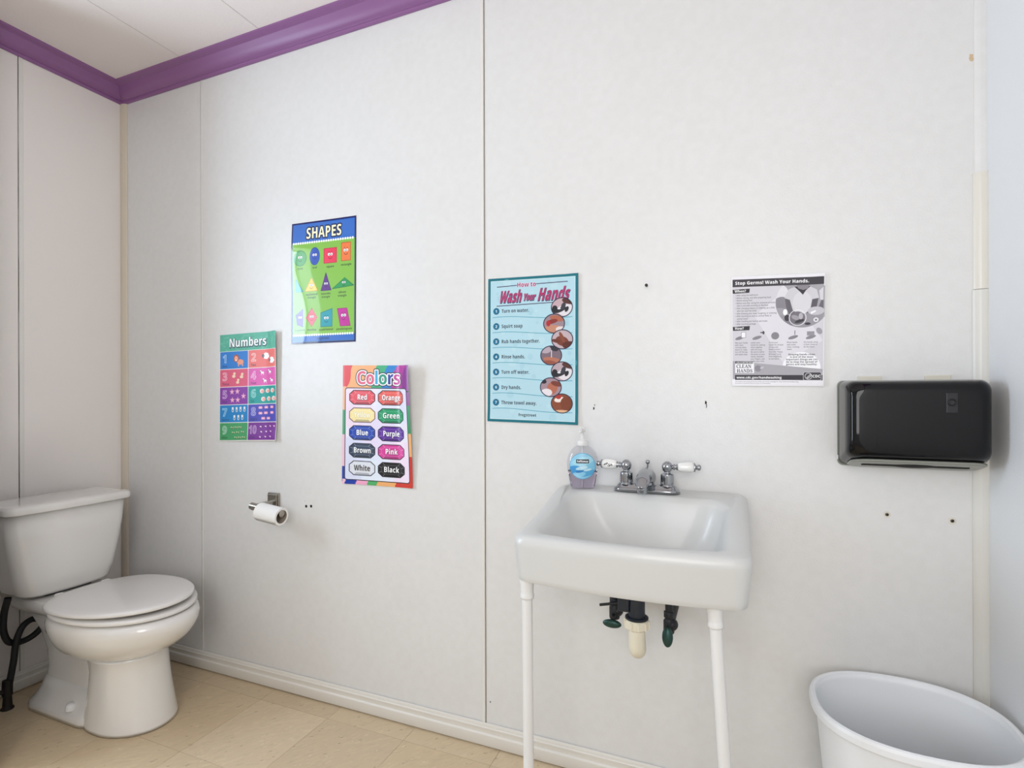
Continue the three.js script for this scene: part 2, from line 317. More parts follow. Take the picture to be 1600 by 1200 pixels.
  mesh('tank_lid', loft([lid(0.012, 0.7035), lid(0.003, 0.705), lid(0, 0.7085), lid(0, 0.722), lid(0.002, 0.7285), lid(0.007, 0.733), lid(0.016, 0.7355), lid(0.04, 0.7365)], true, true), M.toilet, t);
  const pad = box(0.05, 0.18, 0.384, 0.401, -0.075, 0.075, 0.006); mesh('gasket', pad, M.black, t);
  // seat ring and lid
  const inset = (e, i) => { const c = V(0.52, 0, 0); return e.map((p) => { const q = p.clone().sub(c); q.y = 0; const l = q.length(); return V(p.x - q.x / l * i, p.y, p.z - q.z / l * i); }); };
  const so = (y) => egg(0.283, 0.754, 0.189, y - 0.006), seat = loft([inset(so(0.389), 0.004), so(0.392), so(0.399), inset(so(0.4035), 0.005), inset(so(0.405), 0.02), inset(so(0.404), 0.06), inset(so(0.396), 0.07), inset(so(0.389), 0.066), inset(so(0.389), 0.004)]);
  mesh('seat', seat, M.seat, t);
  const lo = (y) => egg(0.268, 0.746, 0.189, y);
  const lidg = loft([inset(lo(0), 0.03), inset(lo(0), 0.004), lo(0.003), lo(0.009), inset(lo(0.0125), 0.003), inset(lo(0.0145), 0.010), inset(lo(0.0165), 0.03), inset(lo(0.0185), 0.08), inset(lo(0.0195), 0.13)], true, true);
  lidg.translate(-0.27, 0, 0); lidg.rotateZ(0.027); lidg.translate(0.27, 0.3985, 0.004);
  mesh('seat_lid', lidg, M.seat, t);
  for (const s of [-1, 1]) { const h = new RoundedBoxGeometry(0.034, 0.026, 0.03, 3, 0.008); h.translate(0.268, 0.397, s * 0.075); mesh('hinge', h, M.seat, t); }
  for (const s of [-1, 1]) { const h = new RoundedBoxGeometry(0.03, 0.007, 0.008, 2, 0.002); h.translate(0.47, 0.4025, s * 0.172); mesh('bumper', h, M.seat, t); }
}
{ // water hose of the toilet and its valve
  const t = thing('water_hose', 'black looped water hose with corroded shut-off valve beside the toilet base', 'hose', [-2.372, 0, 0.455]);
  const P = [[0.02, 0.392, 0.005], [0.01, 0.335, 0.012], [0.0, 0.268, 0.008], [-0.004, 0.226, -0.010], [-0.004, 0.214, -0.042], [0.0, 0.222, -0.076], [0.010, 0.250, -0.100], [0.012, 0.274, -0.094], [0.014, 0.288, -0.070], [0.014, 0.276, -0.042], [0.014, 0.232, -0.022], [0.012, 0.160, -0.014], [0.010, 0.105, -0.006], [0.010, 0.075, -0.001]];
  mesh('hose', tube(P, 0.0105, 120, 12), M.hose, t);
  const body = [lathe([[0.010, 0.0], [0.019, 0.001], [0.019, 0.004], [0.014, 0.010], [0.012, 0.045], [0.015, 0.050], [0.015, 0.085], [0.012, 0.094], [0, 0.095]], 22)];
  const nut = new THREE.CylinderGeometry(0.0155, 0.0155, 0.018, 6); nut.translate(0, 0.092, 0); body.push(nut);
  const st = new THREE.CylinderGeometry(0.006, 0.008, 0.03, 16); st.rotateX(Math.PI / 2); st.translate(0, 0.066, 0.022); body.push(st);
  body.forEach((g) => g.translate(0.012, 0, 0.004));
  mesh('valve', body, std('#1d1714', 0.6), t);
  const h = new THREE.SphereGeometry(1, 24, 16); h.scale(0.013, 0.021, 0.0065); h.translate(0.012, 0.066, 0.042); mesh('valve_handle', h, M.verdigris, t);
}

// ------------------------------------------------------------------ sink
const SX = -0.21;
function sinkTop(z) { const t = Math.min(1, Math.max(0, (z - 0.092) / 0.335)); return 0.842 - 0.050 * (1 - (1 - t) ** 1.7) - 0.0; }
{
  const t = thing('sink', 'white wall-hung sink with a sloping rim and two front legs', 'sink', [SX, 0, 0]);
  const X0 = -0.247, X1 = 0.247, Z0 = 0.002, Z1 = 0.424;
  const outline = (i, r, k = 1) => rrect(X0 + i, X1 - i, Z0 + Math.min(i, 0.012), Z1 - i, r, 0, 10, 22).map((p) => { p.z += 0.022 * (1 - (p.x / (X1 - i)) ** 2) * sm(0.25, 0.42, p.z) * k; return p; });
  const abs = (ring, y) => ring.map((p) => { p.y = y; return p; });
  const rel = (ring, d) => ring.map((p) => { p.y = sinkTop(p.z) - d; return p; });
  const basin = (x0, x1, z0, z1, r, k) => rrect(x0, x1, z0, z1, r, 0, 10, 22).map((p) => { p.z += 0.018 * k * (1 - Math.min(1, (p.x / 0.19) ** 2)) * sm(0.2, 0.4, p.z); return p; });
  const mixY = (ring, d, floorY, w) => ring.map((p) => { p.y = lerp(sinkTop(p.z) - d, floorY, w); return p; });
  const rings = [
    abs(rrect(-0.04, 0.04, 0.20, 0.28, 0.035, 0, 10, 22), 0.652), abs(rrect(-0.15, 0.15, 0.10, 0.36, 0.06, 0, 10, 22), 0.668), abs(outline(0.03, 0.02), 0.715), abs(outline(0.022, 0.02), 0.690), abs(outline(0.014, 0.024), 0.6855), abs(outline(0.009, 0.028), 0.688),
    abs(outline(0.007, 0.03), 0.700), abs(outline(0.003, 0.032), 0.74), rel(outline(0.0, 0.034), 0.026), rel(outline(0.0, 0.034), 0.017), rel(outline(0.0025, 0.034), 0.008), rel(outline(0.008, 0.034), 0.0025), rel(outline(0.016, 0.034), 0.0003), rel(outline(0.028, 0.034), 0),
    rel(basin(-0.207, 0.207, 0.096, 0.410, 0.05, 1), 0.0008), rel(basin(-0.200, 0.200, 0.104, 0.404, 0.055, 1), 0.004), rel(basin(-0.190, 0.194, 0.111, 0.398, 0.06, 1), 0.014),
    mixY(basin(-0.178, 0.188, 0.118, 0.390, 0.065, 0.9), 0.016, 0.69, 0.2), mixY(basin(-0.160, 0.180, 0.126, 0.380, 0.07, 0.8), 0.02, 0.69, 0.45), mixY(basin(-0.142, 0.170, 0.136, 0.368, 0.075, 0.7), 0.02, 0.688, 0.72), mixY(basin(-0.122, 0.152, 0.150, 0.350, 0.08, 0.5), 0.02, 0.686, 0.92), abs(basin(-0.09, 0.12, 0.175, 0.330, 0.07, 0.3), 0.684), abs(rrect(-0.022, 0.022, 0.228, 0.272, 0.0215, 0, 10, 22), 0.679)];
  mesh('basin', loft(rings, true, true), M.ceramic, t);
  const dr = lathe([[0, 0.0015], [0.012, 0.0012], [0.019, 0.0015], [0.0215, 0.0005]], 28); dr.translate(0, 0.680, 0.25); mesh('drain', dr, M.chrome, t);
  // legs
  const leg = (x, z, tilt) => {
    const g = lathe([[0.0150, 0.0], [0.0150, 0.012], [0.0118, 0.016], [0.0118, 0.65]], 28);
    const c = lathe([[0.0118, 0.644], [0.0150, 0.6445], [0.0158, 0.648], [0.0155, 0.653], [0.0146, 0.655], [0.0142, 0.658], [0.0146, 0.668], [0.0164, 0.682], [0.0175, 0.695], [0.0175, 0.720]], 28);
    const m = mesh('leg', g, M.plasticWhite, t), k = mesh('leg_collar', c, M.plasticWhite, m);
    m.position.set(x + Math.tan(tilt) * 0.64, 0, z); m.rotation.z = tilt; return m;
  };
  leg(-0.216, 0.398, 0.006); leg(0.180, 0.398, 0.058);
}
{ // faucet on the back ledge
  const y = 0.8425, t = thing('faucet', 'chrome two-handle faucet with white porcelain lever grips on the sink ledge', 'faucet', [SX, y, 0.068]);
  const plate = (i, y) => rrect(-0.086 + i, 0.086 - i, -0.027 + i, 0.027 - i, 0.0268 - i, y, 10, 10);
  mesh('base_plate', loft([plate(0, 0), plate(0, 0.006), plate(0.002, 0.0085), plate(0.007, 0.011), plate(0.010, 0.0165), plate(0.013, 0.018), plate(0.02, 0.0185)], true, true), M.chrome, t);
  const porcelain = new THREE.MeshPhysicalMaterial({ roughness: 0.15, clearcoat: 0.5, map: canvas(256, 128, (g, w, h) => { g.fillStyle = '#efeeea'; g.fillRect(0, 0, w, h); g.strokeStyle = '#3c342c'; g.lineWidth = 4; for (let i = 0; i < 4; i++) { g.beginPath(); g.ellipse(w * 0.5 + 12 * Math.sin(i * 2), h * (0.35 + 0.09 * i), 4, 5, 0, 0, 5); g.stroke(); g.beginPath(); g.moveTo(w * 0.5, h * (0.33 + 0.09 * i)); g.lineTo(w * 0.5 + 7, h * (0.37 + 0.09 * i)); g.stroke(); } }) });
  const handle = (s, turn) => {
    const hub = [lathe([[0, 0.0], [0.0195, 0.0], [0.0195, 0.003], [0.0165, 0.005], [0.0165, 0.006], [0.0172, 0.007], [0.0172, 0.030], [0.0158, 0.033], [0.0085, 0.0345], [0.0085, 0.039], [0.0125, 0.043], [0.0142, 0.051], [0.0128, 0.058], [0.008, 0.063], [0.004, 0.0655], [0, 0.0655]], 36)];
    const m = mesh('lever_handle', hub, M.chrome, t); m.position.set(s * 0.0535, 0.0165, 0); m.rotation.y = turn;
    const neck = lathe([[0, 0.0], [0.005, 0.010], [0.0055, 0.014], [0.0085, 0.017], [0.0075, 0.019], [0.0055, 0.0205], [0.008, 0.024], [0.0085, 0.026]], 24); neck.rotateZ(-Math.PI / 2); neck.translate(0, 0.051, 0);
    mesh('lever_neck', neck, M.chrome, m);
    const grip = lathe([[0.006, 0.0255], [0.0098, 0.027], [0.0115, 0.032], [0.0132, 0.042], [0.0140, 0.052], [0.0136, 0.060], [0.0118, 0.066], [0.006, 0.0675]], 28); grip.rotateZ(-Math.PI / 2); grip.translate(0, 0.051, 0);
    mesh('lever_grip', grip, porcelain, m);
    const tip = lathe([[0.005, 0.066], [0.0122, 0.0672], [0.0118, 0.0690], [0.0060, 0.0725], [0.0052, 0.0745], [0.0076, 0.0765], [0.0076, 0.0815], [0.0045, 0.084], [0, 0.0845]], 24); tip.rotateZ(-Math.PI / 2); tip.translate(0, 0.051, 0);
    mesh('lever_tip', tip, M.chrome, m);
  };
  handle(-1, Math.PI - 0.10); handle(1, 0.18);
  // spout: rises behind, tapers forward and dips
  const ring = (cx, cy, cz, a, b, tilt) => { const o = []; for (let i = 0; i < 28; i++) { const u = i / 28 * Math.PI * 2, px = a * Math.cos(u), py = b * Math.sin(u); o.push(V(cx + px, cy + py * Math.cos(tilt), cz + py * Math.sin(tilt))); } return o; };
  const sp = loft([ring(0, 0.022, -0.026, 0.006, 0.006, 0), ring(0, 0.028, -0.024, 0.020, 0.016, 0.1), ring(0, 0.037, -0.014, 0.0235, 0.023, 0.15), ring(0, 0.041, 0.002, 0.0235, 0.024, 0.1), ring(0, 0.042, 0.022, 0.0215, 0.021, 0), ring(0, 0.041, 0.046, 0.0200, 0.0185, -0.1), ring(0, 0.038, 0.068, 0.0190, 0.0172, -0.25), ring(0, 0.033, 0.085, 0.0165, 0.0145, -0.6), ring(0, 0.028, 0.093, 0.008, 0.006, -0.9)], true, true);
  const foot = cyl(0.021, 0.018, 0.02, 32); foot.translate(0, 0.026, -0.005);
  const s = mesh('spout', [sp, foot], M.chrome, t);
  const aer = lathe([[0, 0], [0.0095, 0], [0.0122, 0.002], [0.0122, 0.018], [0.010, 0.020]], 28); aer.translate(0, 0.008, 0.076); mesh('aerator', aer, M.chrome, s);
  const rod = lathe([[0.0022, 0.03], [0.0022, 0.066], [0.0055, 0.068], [0.0060, 0.073], [0.0045, 0.0765], [0, 0.077]], 18); rod.translate(0, 0.004, -0.022); mesh('lift_rod', rod, M.chrome, s);
}
{ // soap bottle
  const t = thing('soap_bottle', 'clear pump bottle of soap with round blue label standing on the sink ledge', 'soap bottle', [-0.384, 0.8425, 0.07], 0.24);
  const prof = [[0.0315, 0.0], [0.0335, 0.002], [0.0350, 0.008], [0.0375, 0.022], [0.0402, 0.036], [0.0425, 0.048], [0.0436, 0.060], [0.0432, 0.072], [0.0412, 0.084], [0.0375, 0.095], [0.0320, 0.104], [0.0250, 0.111], [0.0180, 0.1155], [0.0135, 0.1175], [0.0125, 0.121]];
  const flat = 0.62, sc = (g) => { g.scale(1, 1, flat); return g; };
  const shell = new THREE.MeshPhysicalMaterial({ color: '#f4f4f6', transmission: 0.96, roughness: 0.06, thickness: 0, ior: 1.45 });
  mesh('bottle', sc(lathe([[0, 0], ...prof], 56)), shell, t);
  const liq = new THREE.MeshPhysicalMaterial({ color: '#efe6f0', transmission: 1, roughness: 0.03, thickness: 0.04, ior: 1.34, attenuationColor: new THREE.Color('#c9b6c6'), attenuationDistance: 0.16 });
  mesh('soap', sc(lathe([[0, 0.0015], ...prof.slice(1, 6).map(([r, y]) => [r - 0.0012, y]), [0.0409, 0.043], [0, 0.043]], 56)), liq, t);
  const cap = lathe([[0.0135, 0.116], [0.0150, 0.117], [0.0150, 0.128], [0.0125, 0.130], [0.0090, 0.1315], [0.0085, 0.136], [0.0050, 0.137], [0.0046, 0.153], [0.0075, 0.155], [0.0085, 0.160], [0.0080, 0.166], [0.0050, 0.168], [0, 0.1685]], 30);
  const spout = tube([[0, 0.1615, 0], [-0.002, 0.162, 0.014], [-0.004, 0.161, 0.028], [-0.005, 0.157, 0.036]], 0.0042, 20, 12), endcap = new THREE.SphereGeometry(0.0043, 14, 10).translate(-0.005, 0.157, 0.036);
  const dip = cyl(0.0028, 0.0028, 0.112, 12); dip.translate(0, 0.062, 0);
  const pump = mesh('pump', [cap, spout, endcap], M.plasticWhite, t); mesh('dip_tube', dip, M.plasticWhite, pump);
  // round label on the front, following the curve of the bottle
  const rAt = (y) => { for (let i = 0; i < prof.length - 1; i++) if (y <= prof[i + 1][1]) return lerp(prof[i][0], prof[i + 1][0], (y - prof[i][1]) / (prof[i + 1][1] - prof[i][1])); return 0.01; };
  const pos = [], uv = [], idx = [], N = 40, K = 12;
  for (let k = 0; k <= K; k++) for (let i = 0; i < N; i++) {
    const a = i / N * Math.PI * 2, u = k / K * Math.cos(a), v = k / K * Math.sin(a), y = 0.062 + 0.036 * v, r = rAt(y) + 0.0006, x = 0.0355 * u, th = Math.asin(Math.min(0.97, x / r));
    pos.push(r * Math.sin(th), y, r * Math.cos(th) * flat); uv.push(0.5 + u / 2, 0.5 + v / 2);
    if (k < K) { const p = k * N + i, q = k * N + (i + 1) % N; idx.push(p, p + N, q + N, p, q + N, q); }
  }
  const lg = new THREE.BufferGeometry(); lg.setAttribute('position', new THREE.Float32BufferAttribute(pos, 3)); lg.setAttribute('uv', new THREE.Float32BufferAttribute(uv, 2)); lg.setIndex(idx); lg.computeVertexNormals();
  const tex = canvas(384, 384, (g, w, h) => {
    g.fillStyle = '#8ec9e2'; g.fillRect(0, 0, w, h);
    for (const [x, y, rx, ry, c] of [[60, 250, 110, 60, '#2b86c6'], [300, 180, 130, 60, '#7fc4e0'], [200, 120, 160, 60, '#a9dbe8'], [180, 220, 90, 26, '#d8f0f6'], [250, 290, 120, 50, '#4aa3d4'], [120, 320, 120, 40, '#9fd4ea'], [270, 245, 60, 16, '#e4f5f9'], [150, 270, 60, 18, '#1f6fb2']]) { g.fillStyle = c; g.globalAlpha = 0.75; g.beginPath(); g.ellipse(x, y, rx, ry, -0.2, 0, 7); g.fill(); }
    g.globalAlpha = 1; g.fillStyle = '#0d1420'; g.beginPath(); g.roundRect(98, 92, 190, 58, 10); g.fill();
    g.fillStyle = '#fff'; g.font = 'bold 40px sans-serif'; g.textAlign = 'center'; g.fillText('Softsoap', 193, 134);
    g.font = '19px sans-serif'; g.fillStyle = '#d9f1fa'; g.fillText('fresh breeze', 193, 185);
    g.strokeStyle = '#3d8fc0'; g.lineWidth = 6; g.beginPath(); g.arc(192, 192, 188, 0, 7); g.stroke();
  });
  mesh('label', lg, new THREE.MeshStandardMaterial({ map: tex, roughness: 0.35, side: THREE.DoubleSide }), t);
}
{ // drain trap below the sink
  const t = thing('drain_trap', 'cream plastic drain trap hanging from a black tailpiece under the sink', 'drain pipe', [SX, 0, 0]);
  const tail = [cyl(0.0195, 0.0195, 0.09, 32)]; tail[0].translate(-0.003, 0.605, 0.215);
  const side = new RoundedBoxGeometry(0.028, 0.046, 0.034, 3, 0.004); side.translate(-0.032, 0.600, 0.215); tail.push(side);
  const fl = lathe([[0, 0], [0.0275, 0.0], [0.0275, 0.004], [0.0205, 0.006]], 32); fl.translate(-0.003, 0.561, 0.215); tail.push(fl);
  mesh('tailpiece', tail, std('#1c222b', 0.5), t);
  const nut = [lathe([[0.020, 0], [0.0255, 0.0], [0.0285, 0.004], [0.0285, 0.020], [0.027, 0.024], [0.019, 0.024]], 32)];
  for (let i = 0; i < 10; i++) { const r = new THREE.BoxGeometry(0.004, 0.018, 0.004); const a = i / 10 * Math.PI * 2; r.translate(0.0288 * Math.cos(a), 0.012, 0.0288 * Math.sin(a)); nut.push(r); }
  nut.forEach((g) => g.translate(-0.003, 0.537, 0.215)); mesh('slip_nut', nut, M.cream, t);
  const pipe = tube([[-0.003, 0.545, 0.215], [-0.003, 0.510, 0.215], [-0.003, 0.486, 0.210], [-0.005, 0.472, 0.185], [-0.010, 0.470, 0.155], [-0.016, 0.480, 0.125], [-0.019, 0.510, 0.112], [-0.022, 0.530, 0.098], [-0.027, 0.540, 0.07], [-0.036, 0.540, 0.003]], 0.0195, 90, 24);
  mesh('trap_bend', pipe, M.cream, t);
  const esc = lathe([[0.0195, 0.008], [0.022, 0.006], [0.0235, 0.001]], 32); esc.rotateX(Math.PI / 2); esc.translate(-0.036, 0.540, 0.001); mesh('wall_flange', esc, M.cream, t);
}
{ // two shut-off valves below the sink
  const valve = (name, label, [x, y, z], flat) => {
    const t = thing(name, label, 'valve', [x, y, z]);
    const body = [lathe([[0, -0.018], [0.0125, -0.018], [0.0135, -0.014], [0.0135, 0.012], [0.010, 0.016], [0.010, 0.020], [0.0125, 0.021], [0.0125, 0.034], [0.009, 0.036]], 24)];
    const side = cyl(0.0095, 0.0095, z, 20); side.rotateX(Math.PI / 2); side.translate(0.004, 0.004, -z / 2); body.push(side);
    const bulge = new THREE.SphereGeometry(0.016, 20, 14); bulge.translate(0.006, 0.002, -0.004); body.push(bulge);
    const stem = cyl(0.006, 0.005, 0.024, 16); stem.rotateX(Math.PI / 2); stem.translate(0, -0.006, 0.018); body.push(stem);
    mesh('valve_body', body, M.black, t);
    const top = 0.655 - y; mesh('supply_tube', tube([[0, 0.03, 0], [-0.001, 0.06, 0.001], [flat ? 0.001 : -0.006, lerp(0.06, top, 0.5), 0.003], [flat ? 0.002 : -0.010, top, 0.004]], 0.0088, 30, 16), M.black, t);
    const h = new THREE.SphereGeometry(1, 32, 20); flat ? h.scale(0.0240, 0.0125, 0.009) : h.scale(0.0130, 0.0245, 0.009); h.rotateX(flat ? 0.5 : -0.1); h.translate(0, flat ? -0.020 : -0.016, 0.032);
    mesh('valve_handle', h, M.verdigris, t);
    if (flat) { const r = cyl(0.0036, 0.0036, 0.056, 12); r.rotateZ(Math.PI / 2 + 0.24); r.translate(-0.008, 0.024, 0.016); mesh('clamp_rod', r, M.black, t); }
    return t;
  };
  valve('shutoff_valve', 'dark shut-off valve with a level oval handle, left of the trap under the sink', [-0.284, 0.535, 0.13], true);
  valve('shutoff_valve', 'dark shut-off valve with an upright oval handle, right of the trap under the sink', [-0.147, 0.520, 0.13], false);
}

// ------------------------------------------------------------------ toilet paper
{
  const t = thing('toilet_paper_holder', 'brushed metal toilet paper holder with a square plate screwed to the wall', 'paper holder', [-1.593, 0.708, 0]);
  mesh('wall_plate', [box(-0.027, 0.027, -0.027, 0.027, 0, 0.008, 0.002), box(-0.022, 0.022, -0.022, 0.022, 0.006, 0.014, 0.002)], M.nickel, t);
  mesh('arm', [box(-0.012, 0.012, -0.021, -0.001, 0.008, 0.100, 0.003)], M.nickel, t);
  const bar = lathe([[0, 0], [0.0115, 0], [0.013, 0.0015], [0.013, 0.146], [0.0115, 0.1475], [0, 0.1475]], 32); bar.rotateZ(-Math.PI / 2 - 0.11); bar.translate(-0.016, -0.007, 0.092); mesh('bar', bar, M.nickel, t);
}
{
  const t = thing('toilet_paper_roll', 'small white toilet paper roll hanging on the metal holder bar', 'toilet paper', [-1.566, 0.6845, 0.092]);
  t.rotation.z = -0.11;
  const R = 0.0315, r = 0.0235;
  const roll = lathe([[r, 0.0005], [R - 0.001, 0], [R, 0.001], [R, 0.101], [R - 0.001, 0.102], [r, 0.1015]], 56); roll.rotateZ(-Math.PI / 2);
  mesh('paper', roll, M.paper, t);
  const core = lathe([[r, 0.102], [r, 0], [r - 0.0012, 0], [r - 0.0012, 0.102], [r, 0.102]], 40); core.rotateZ(-Math.PI / 2); mesh('core', core, M.card, t);
  const loose = []; { const g = new THREE.CylinderGeometry(R + 0.0007, R + 0.0007, 0.098, 24, 1, true, 0, 1.9); g.rotateZ(-Math.PI / 2); g.rotateX(0.5); g.translate(0.051, 0, 0); loose.push(g, flip(g)); }
  mesh('loose_sheet', loose, M.paper, t);
}

// ------------------------------------------------------------------ paper towel dispenser
{
  const t = thing('paper_towel_dispenser', 'glossy black paper towel dispenser mounted on the wall near the right corner', 'towel dispenser', [0.380, 1.035, 0]);
  const at = (x0, x1, y0b, y1, r, z, slope = 0) => rrect(x0, x1, -y1, -y0b, r, 0, 8, 8).map((p) => V(p.x, -p.z, z)).reverse();
  const sect = (i, z, yb, r) => at(-0.139 + i * 0.8, 0.142 - i * 0.8 - 0.15 * Math.max(0, z - 0.01), yb + i, 0.097 - i, r, z);
  mesh('back_plate', loft([sect(-0.001, 0.0005, -0.1075, 0.012), sect(-0.001, 0.006, -0.1075, 0.012)], true, true, 0.5), M.greyPlastic, t);
  mesh('cover', loft([sect(0, 0.006, -0.106, 0.014), sect(0, 0.03, -0.0995, 0.016), sect(0.001, 0.085, -0.0855, 0.020), sect(0.003, 0.100, -0.0825, 0.022), sect(0.006, 0.1085, -0.081, 0.023), sect(0.0105, 0.1145, -0.0805, 0.024), sect(0.016, 0.1182, -0.0805, 0.023), sect(0.023, 0.1202, -0.0805, 0.021), sect(0.030, 0.1206, -0.0805, 0.018), sect(0.05, 0.1206, -0.0805, 0.012)], true, true), M.smoke, t);
  // the sloping bottom with its slot
  const slope = Math.atan2(0.028, 0.108), bot = new THREE.Group(); bot.name = 'bottom_tray'; bot.position.set(0, -0.0945, 0.056); bot.rotation.x = -slope; 
  const tray = loft([rrect(-0.122, 0.122, -0.042, 0.046, 0.03, -0.0045, 8, 8), rrect(-0.126, 0.126, -0.046, 0.05, 0.032, -0.002, 8, 8), rrect(-0.126, 0.126, -0.046, 0.05, 0.032, 0.002, 8, 8)], true, true);
  const tr = mesh('bottom_tray', tray, M.greyPlastic, t); tr.position.copy(bot.position); tr.rotation.copy(bot.rotation);
  const sl = new THREE.Shape(); sl.moveTo(-0.098, -0.005); sl.lineTo(-0.035, -0.006); sl.quadraticCurveTo(0, -0.020, 0.035, -0.006); sl.lineTo(0.098, -0.005); sl.quadraticCurveTo(0.104, 0, 0.098, 0.005); sl.lineTo(0.035, 0.006); sl.quadraticCurveTo(0, 0.020, -0.035, 0.006); sl.lineTo(-0.098, 0.005); sl.quadraticCurveTo(-0.104, 0, -0.098, -0.005);
  const sg = new THREE.ExtrudeGeometry(sl, { depth: 0.002, bevelEnabled: false, curveSegments: 12 }); sg.rotateX(Math.PI / 2); sg.scale(1, 1, 1.7); sg.translate(0, -0.0038, 0.004); mesh('towel_slot', sg, M.dark, tr);
  // lock and side latch
  const lock = mesh('lock_plate', box(0.042, 0.062, 0.025, 0.067, 0.1200, 0.1222, 0.001), new THREE.MeshPhysicalMaterial({ color: '#1b1a1d', roughness: 0.2 }), t);
  const key = new THREE.TorusGeometry(0.0065, 0.0016, 10, 28); key.translate(0.052, 0.047, 0.1225); mesh('lock_ring', key, M.smoke, lock);
  const latch = box(-0.1425, -0.1385, -0.094, -0.083, 0.006, 0.013, 0.0015); mesh('latch', latch, M.plasticWhite, t);
  for (const [x0, x1] of [[-0.0965, -0.0475], [0.037, 0.0865]]) mesh('mounting_tab', box(x0, x1, 0.088, 0.1085, 0.0005, 0.005, 0.002), std('#dcd7c8', 0.5), t);
}
for (const [x, y, label] of [[0.3431, 0.812, 'cross-head screw in the wall below the left half of the black dispenser'], [0.4691, 0.8077, 'cross-head screw in the wall below the right end of the black dispenser']]) {
  const t = thing('wall_screw', label, 'screw', [x, y, 0]);
  const ring = lathe([[0.0035, 0.0004], [0.0062, 0.0011], [0.0078, 0.0002]], 22); ring.rotateX(Math.PI / 2); mesh('plaster_ring', ring, std('#ded7ca', 0.9), t);
  const head = lathe([[0, 0.0014], [0.0028, 0.0013], [0.0042, 0.0004]], 20); head.rotateX(Math.PI / 2); mesh('screw_head', head, std('#5d5a55', 0.4, { metalness: 0.7 }), t);
  mesh('cross_slot', [box(-0.0026, 0.0026, -0.0007, 0.0007, 0.0009, 0.0019), box(-0.0007, 0.0007, -0.0026, 0.0026, 0.0009, 0.0019)].map((g) => g.rotateZ(0.5)), M.dark, t);
}
{
  const t = thing('wall_nail', 'small black nail sticking out of the wall between two posters', 'nail', [-0.2169, 1.4028, 0]);
  const n = lathe([[0, 0.0], [0.0016, 0.0], [0.0016, 0.012], [0.0042, 0.0125], [0.0042, 0.0145], [0, 0.015]], 16); n.rotateX(Math.PI / 2); mesh('nail', n, M.black, t);
}

// ------------------------------------------------------------------ waste bin
{
  const t = thing('waste_bin', 'empty white plastic waste bin with an oval rolled rim in the right corner', 'waste bin', [0.3405, 0, 0.186]);
  const binMat = std('#eceef0', 0.38), H = 0.44, ov = (a, b, y) => oval(0, 0, a, b, 2.35, y, 84);
  const A = 0.180, B = 0.157;
  const seg = (a, b, y0, y1, n) => Array.from({ length: n + 1 }, (_, k) => ov(A * lerp(a, b, k / n), B * lerp(a - 0.012, b - 0.012, k / n), lerp(y0, y1, k / n)));
  mesh('body', loft([ov(A * 0.68, B * 0.66, 0.001), ov(A * 0.72, B * 0.705, 0.003), ...seg(0.735, 0.950, 0.012, H - 0.016, 8), ov(A * 0.965, B * 0.953, H - 0.004), ov(A * 0.945, B * 0.933, H - 0.004), ...seg(0.936, 0.718, H - 0.012, 0.010, 10), ov(A * 0.69, B * 0.67, 0.006)], true, true), binMat, t);
  const rim = []; for (const [k, y] of [[0.940, -0.003], [0.950, 0.003], [0.975, 0.005], [1.0, 0.003], [1.012, -0.003], [1.012, -0.014], [1.002, -0.017], [0.985, -0.014], [0.972, -0.008], [0.940, -0.003]]) rim.push(ov(A * k, B * k, H + y - 0.002));
  mesh('rim', flip(loft(rim)), binMat, t);
}

// ------------------------------------------------------------------ posters: thin bent sheets on the back wall
function sheet(name, label, category, corners, tex, bend, rough = 0.5, more = {}) {          // corners TL TR BL BR in wall metres; bend(u,v) lifts the sheet
  const NX = 28, NY = 36, TH = 0.0005, P = (u, v, back) => {
    const [a, b, c, d] = corners, x = lerp(lerp(a[0], b[0], u), lerp(c[0], d[0], u), v), y = lerp(lerp(a[1], b[1], u), lerp(c[1], d[1], u), v);
    return [x, y, 0.0012 + bend(u, v) - (back ? TH : 0)];
  };
  const pos = [], uv = [], idx = [], idb = [];
  for (const back of [0, 1]) for (let j = 0; j <= NY; j++) for (let i = 0; i <= NX; i++) { pos.push(...P(i / NX, j / NY, back)); uv.push(i / NX, 1 - j / NY); }
  const W = NX + 1, O = W * (NY + 1);
  for (let j = 0; j < NY; j++) for (let i = 0; i < NX; i++) {
    const a = j * W + i, b = a + 1, c = a + W, d = c + 1;
    idx.push(a, c, b, b, c, d); idb.push(O + a, O + b, O + c, O + b, O + d, O + c);
  }
  const edge = (a, b) => idb.push(a, b, O + b, a, O + b, O + a);
  for (let i = 0; i < NX; i++) { edge(i, i + 1); edge(NY * W + i + 1, NY * W + i); }
  for (let j = 0; j < NY; j++) { edge((j + 1) * W, j * W); edge(j * W + NX, (j + 1) * W + NX); }
  const g = new THREE.BufferGeometry(); g.setAttribute('position', new THREE.Float32BufferAttribute(pos, 3)); g.setAttribute('uv', new THREE.Float32BufferAttribute(uv, 2));
  g.setIndex([...idx, ...idb]); g.addGroup(0, idx.length, 0); g.addGroup(idx.length, idb.length, 1); g.computeVertexNormals();
  const cx = corners.reduce((s, p) => s + p[0], 0) / 4, cy = corners.reduce((s, p) => s + p[1], 0) / 4; g.translate(-cx, -cy, 0);
  const m = mesh(name, g, [new THREE.MeshPhysicalMaterial({ map: tex, roughness: rough, ...more }), M.paperBack], scene); m.position.set(cx, cy, 0);
  return tag(m, label, category);
}
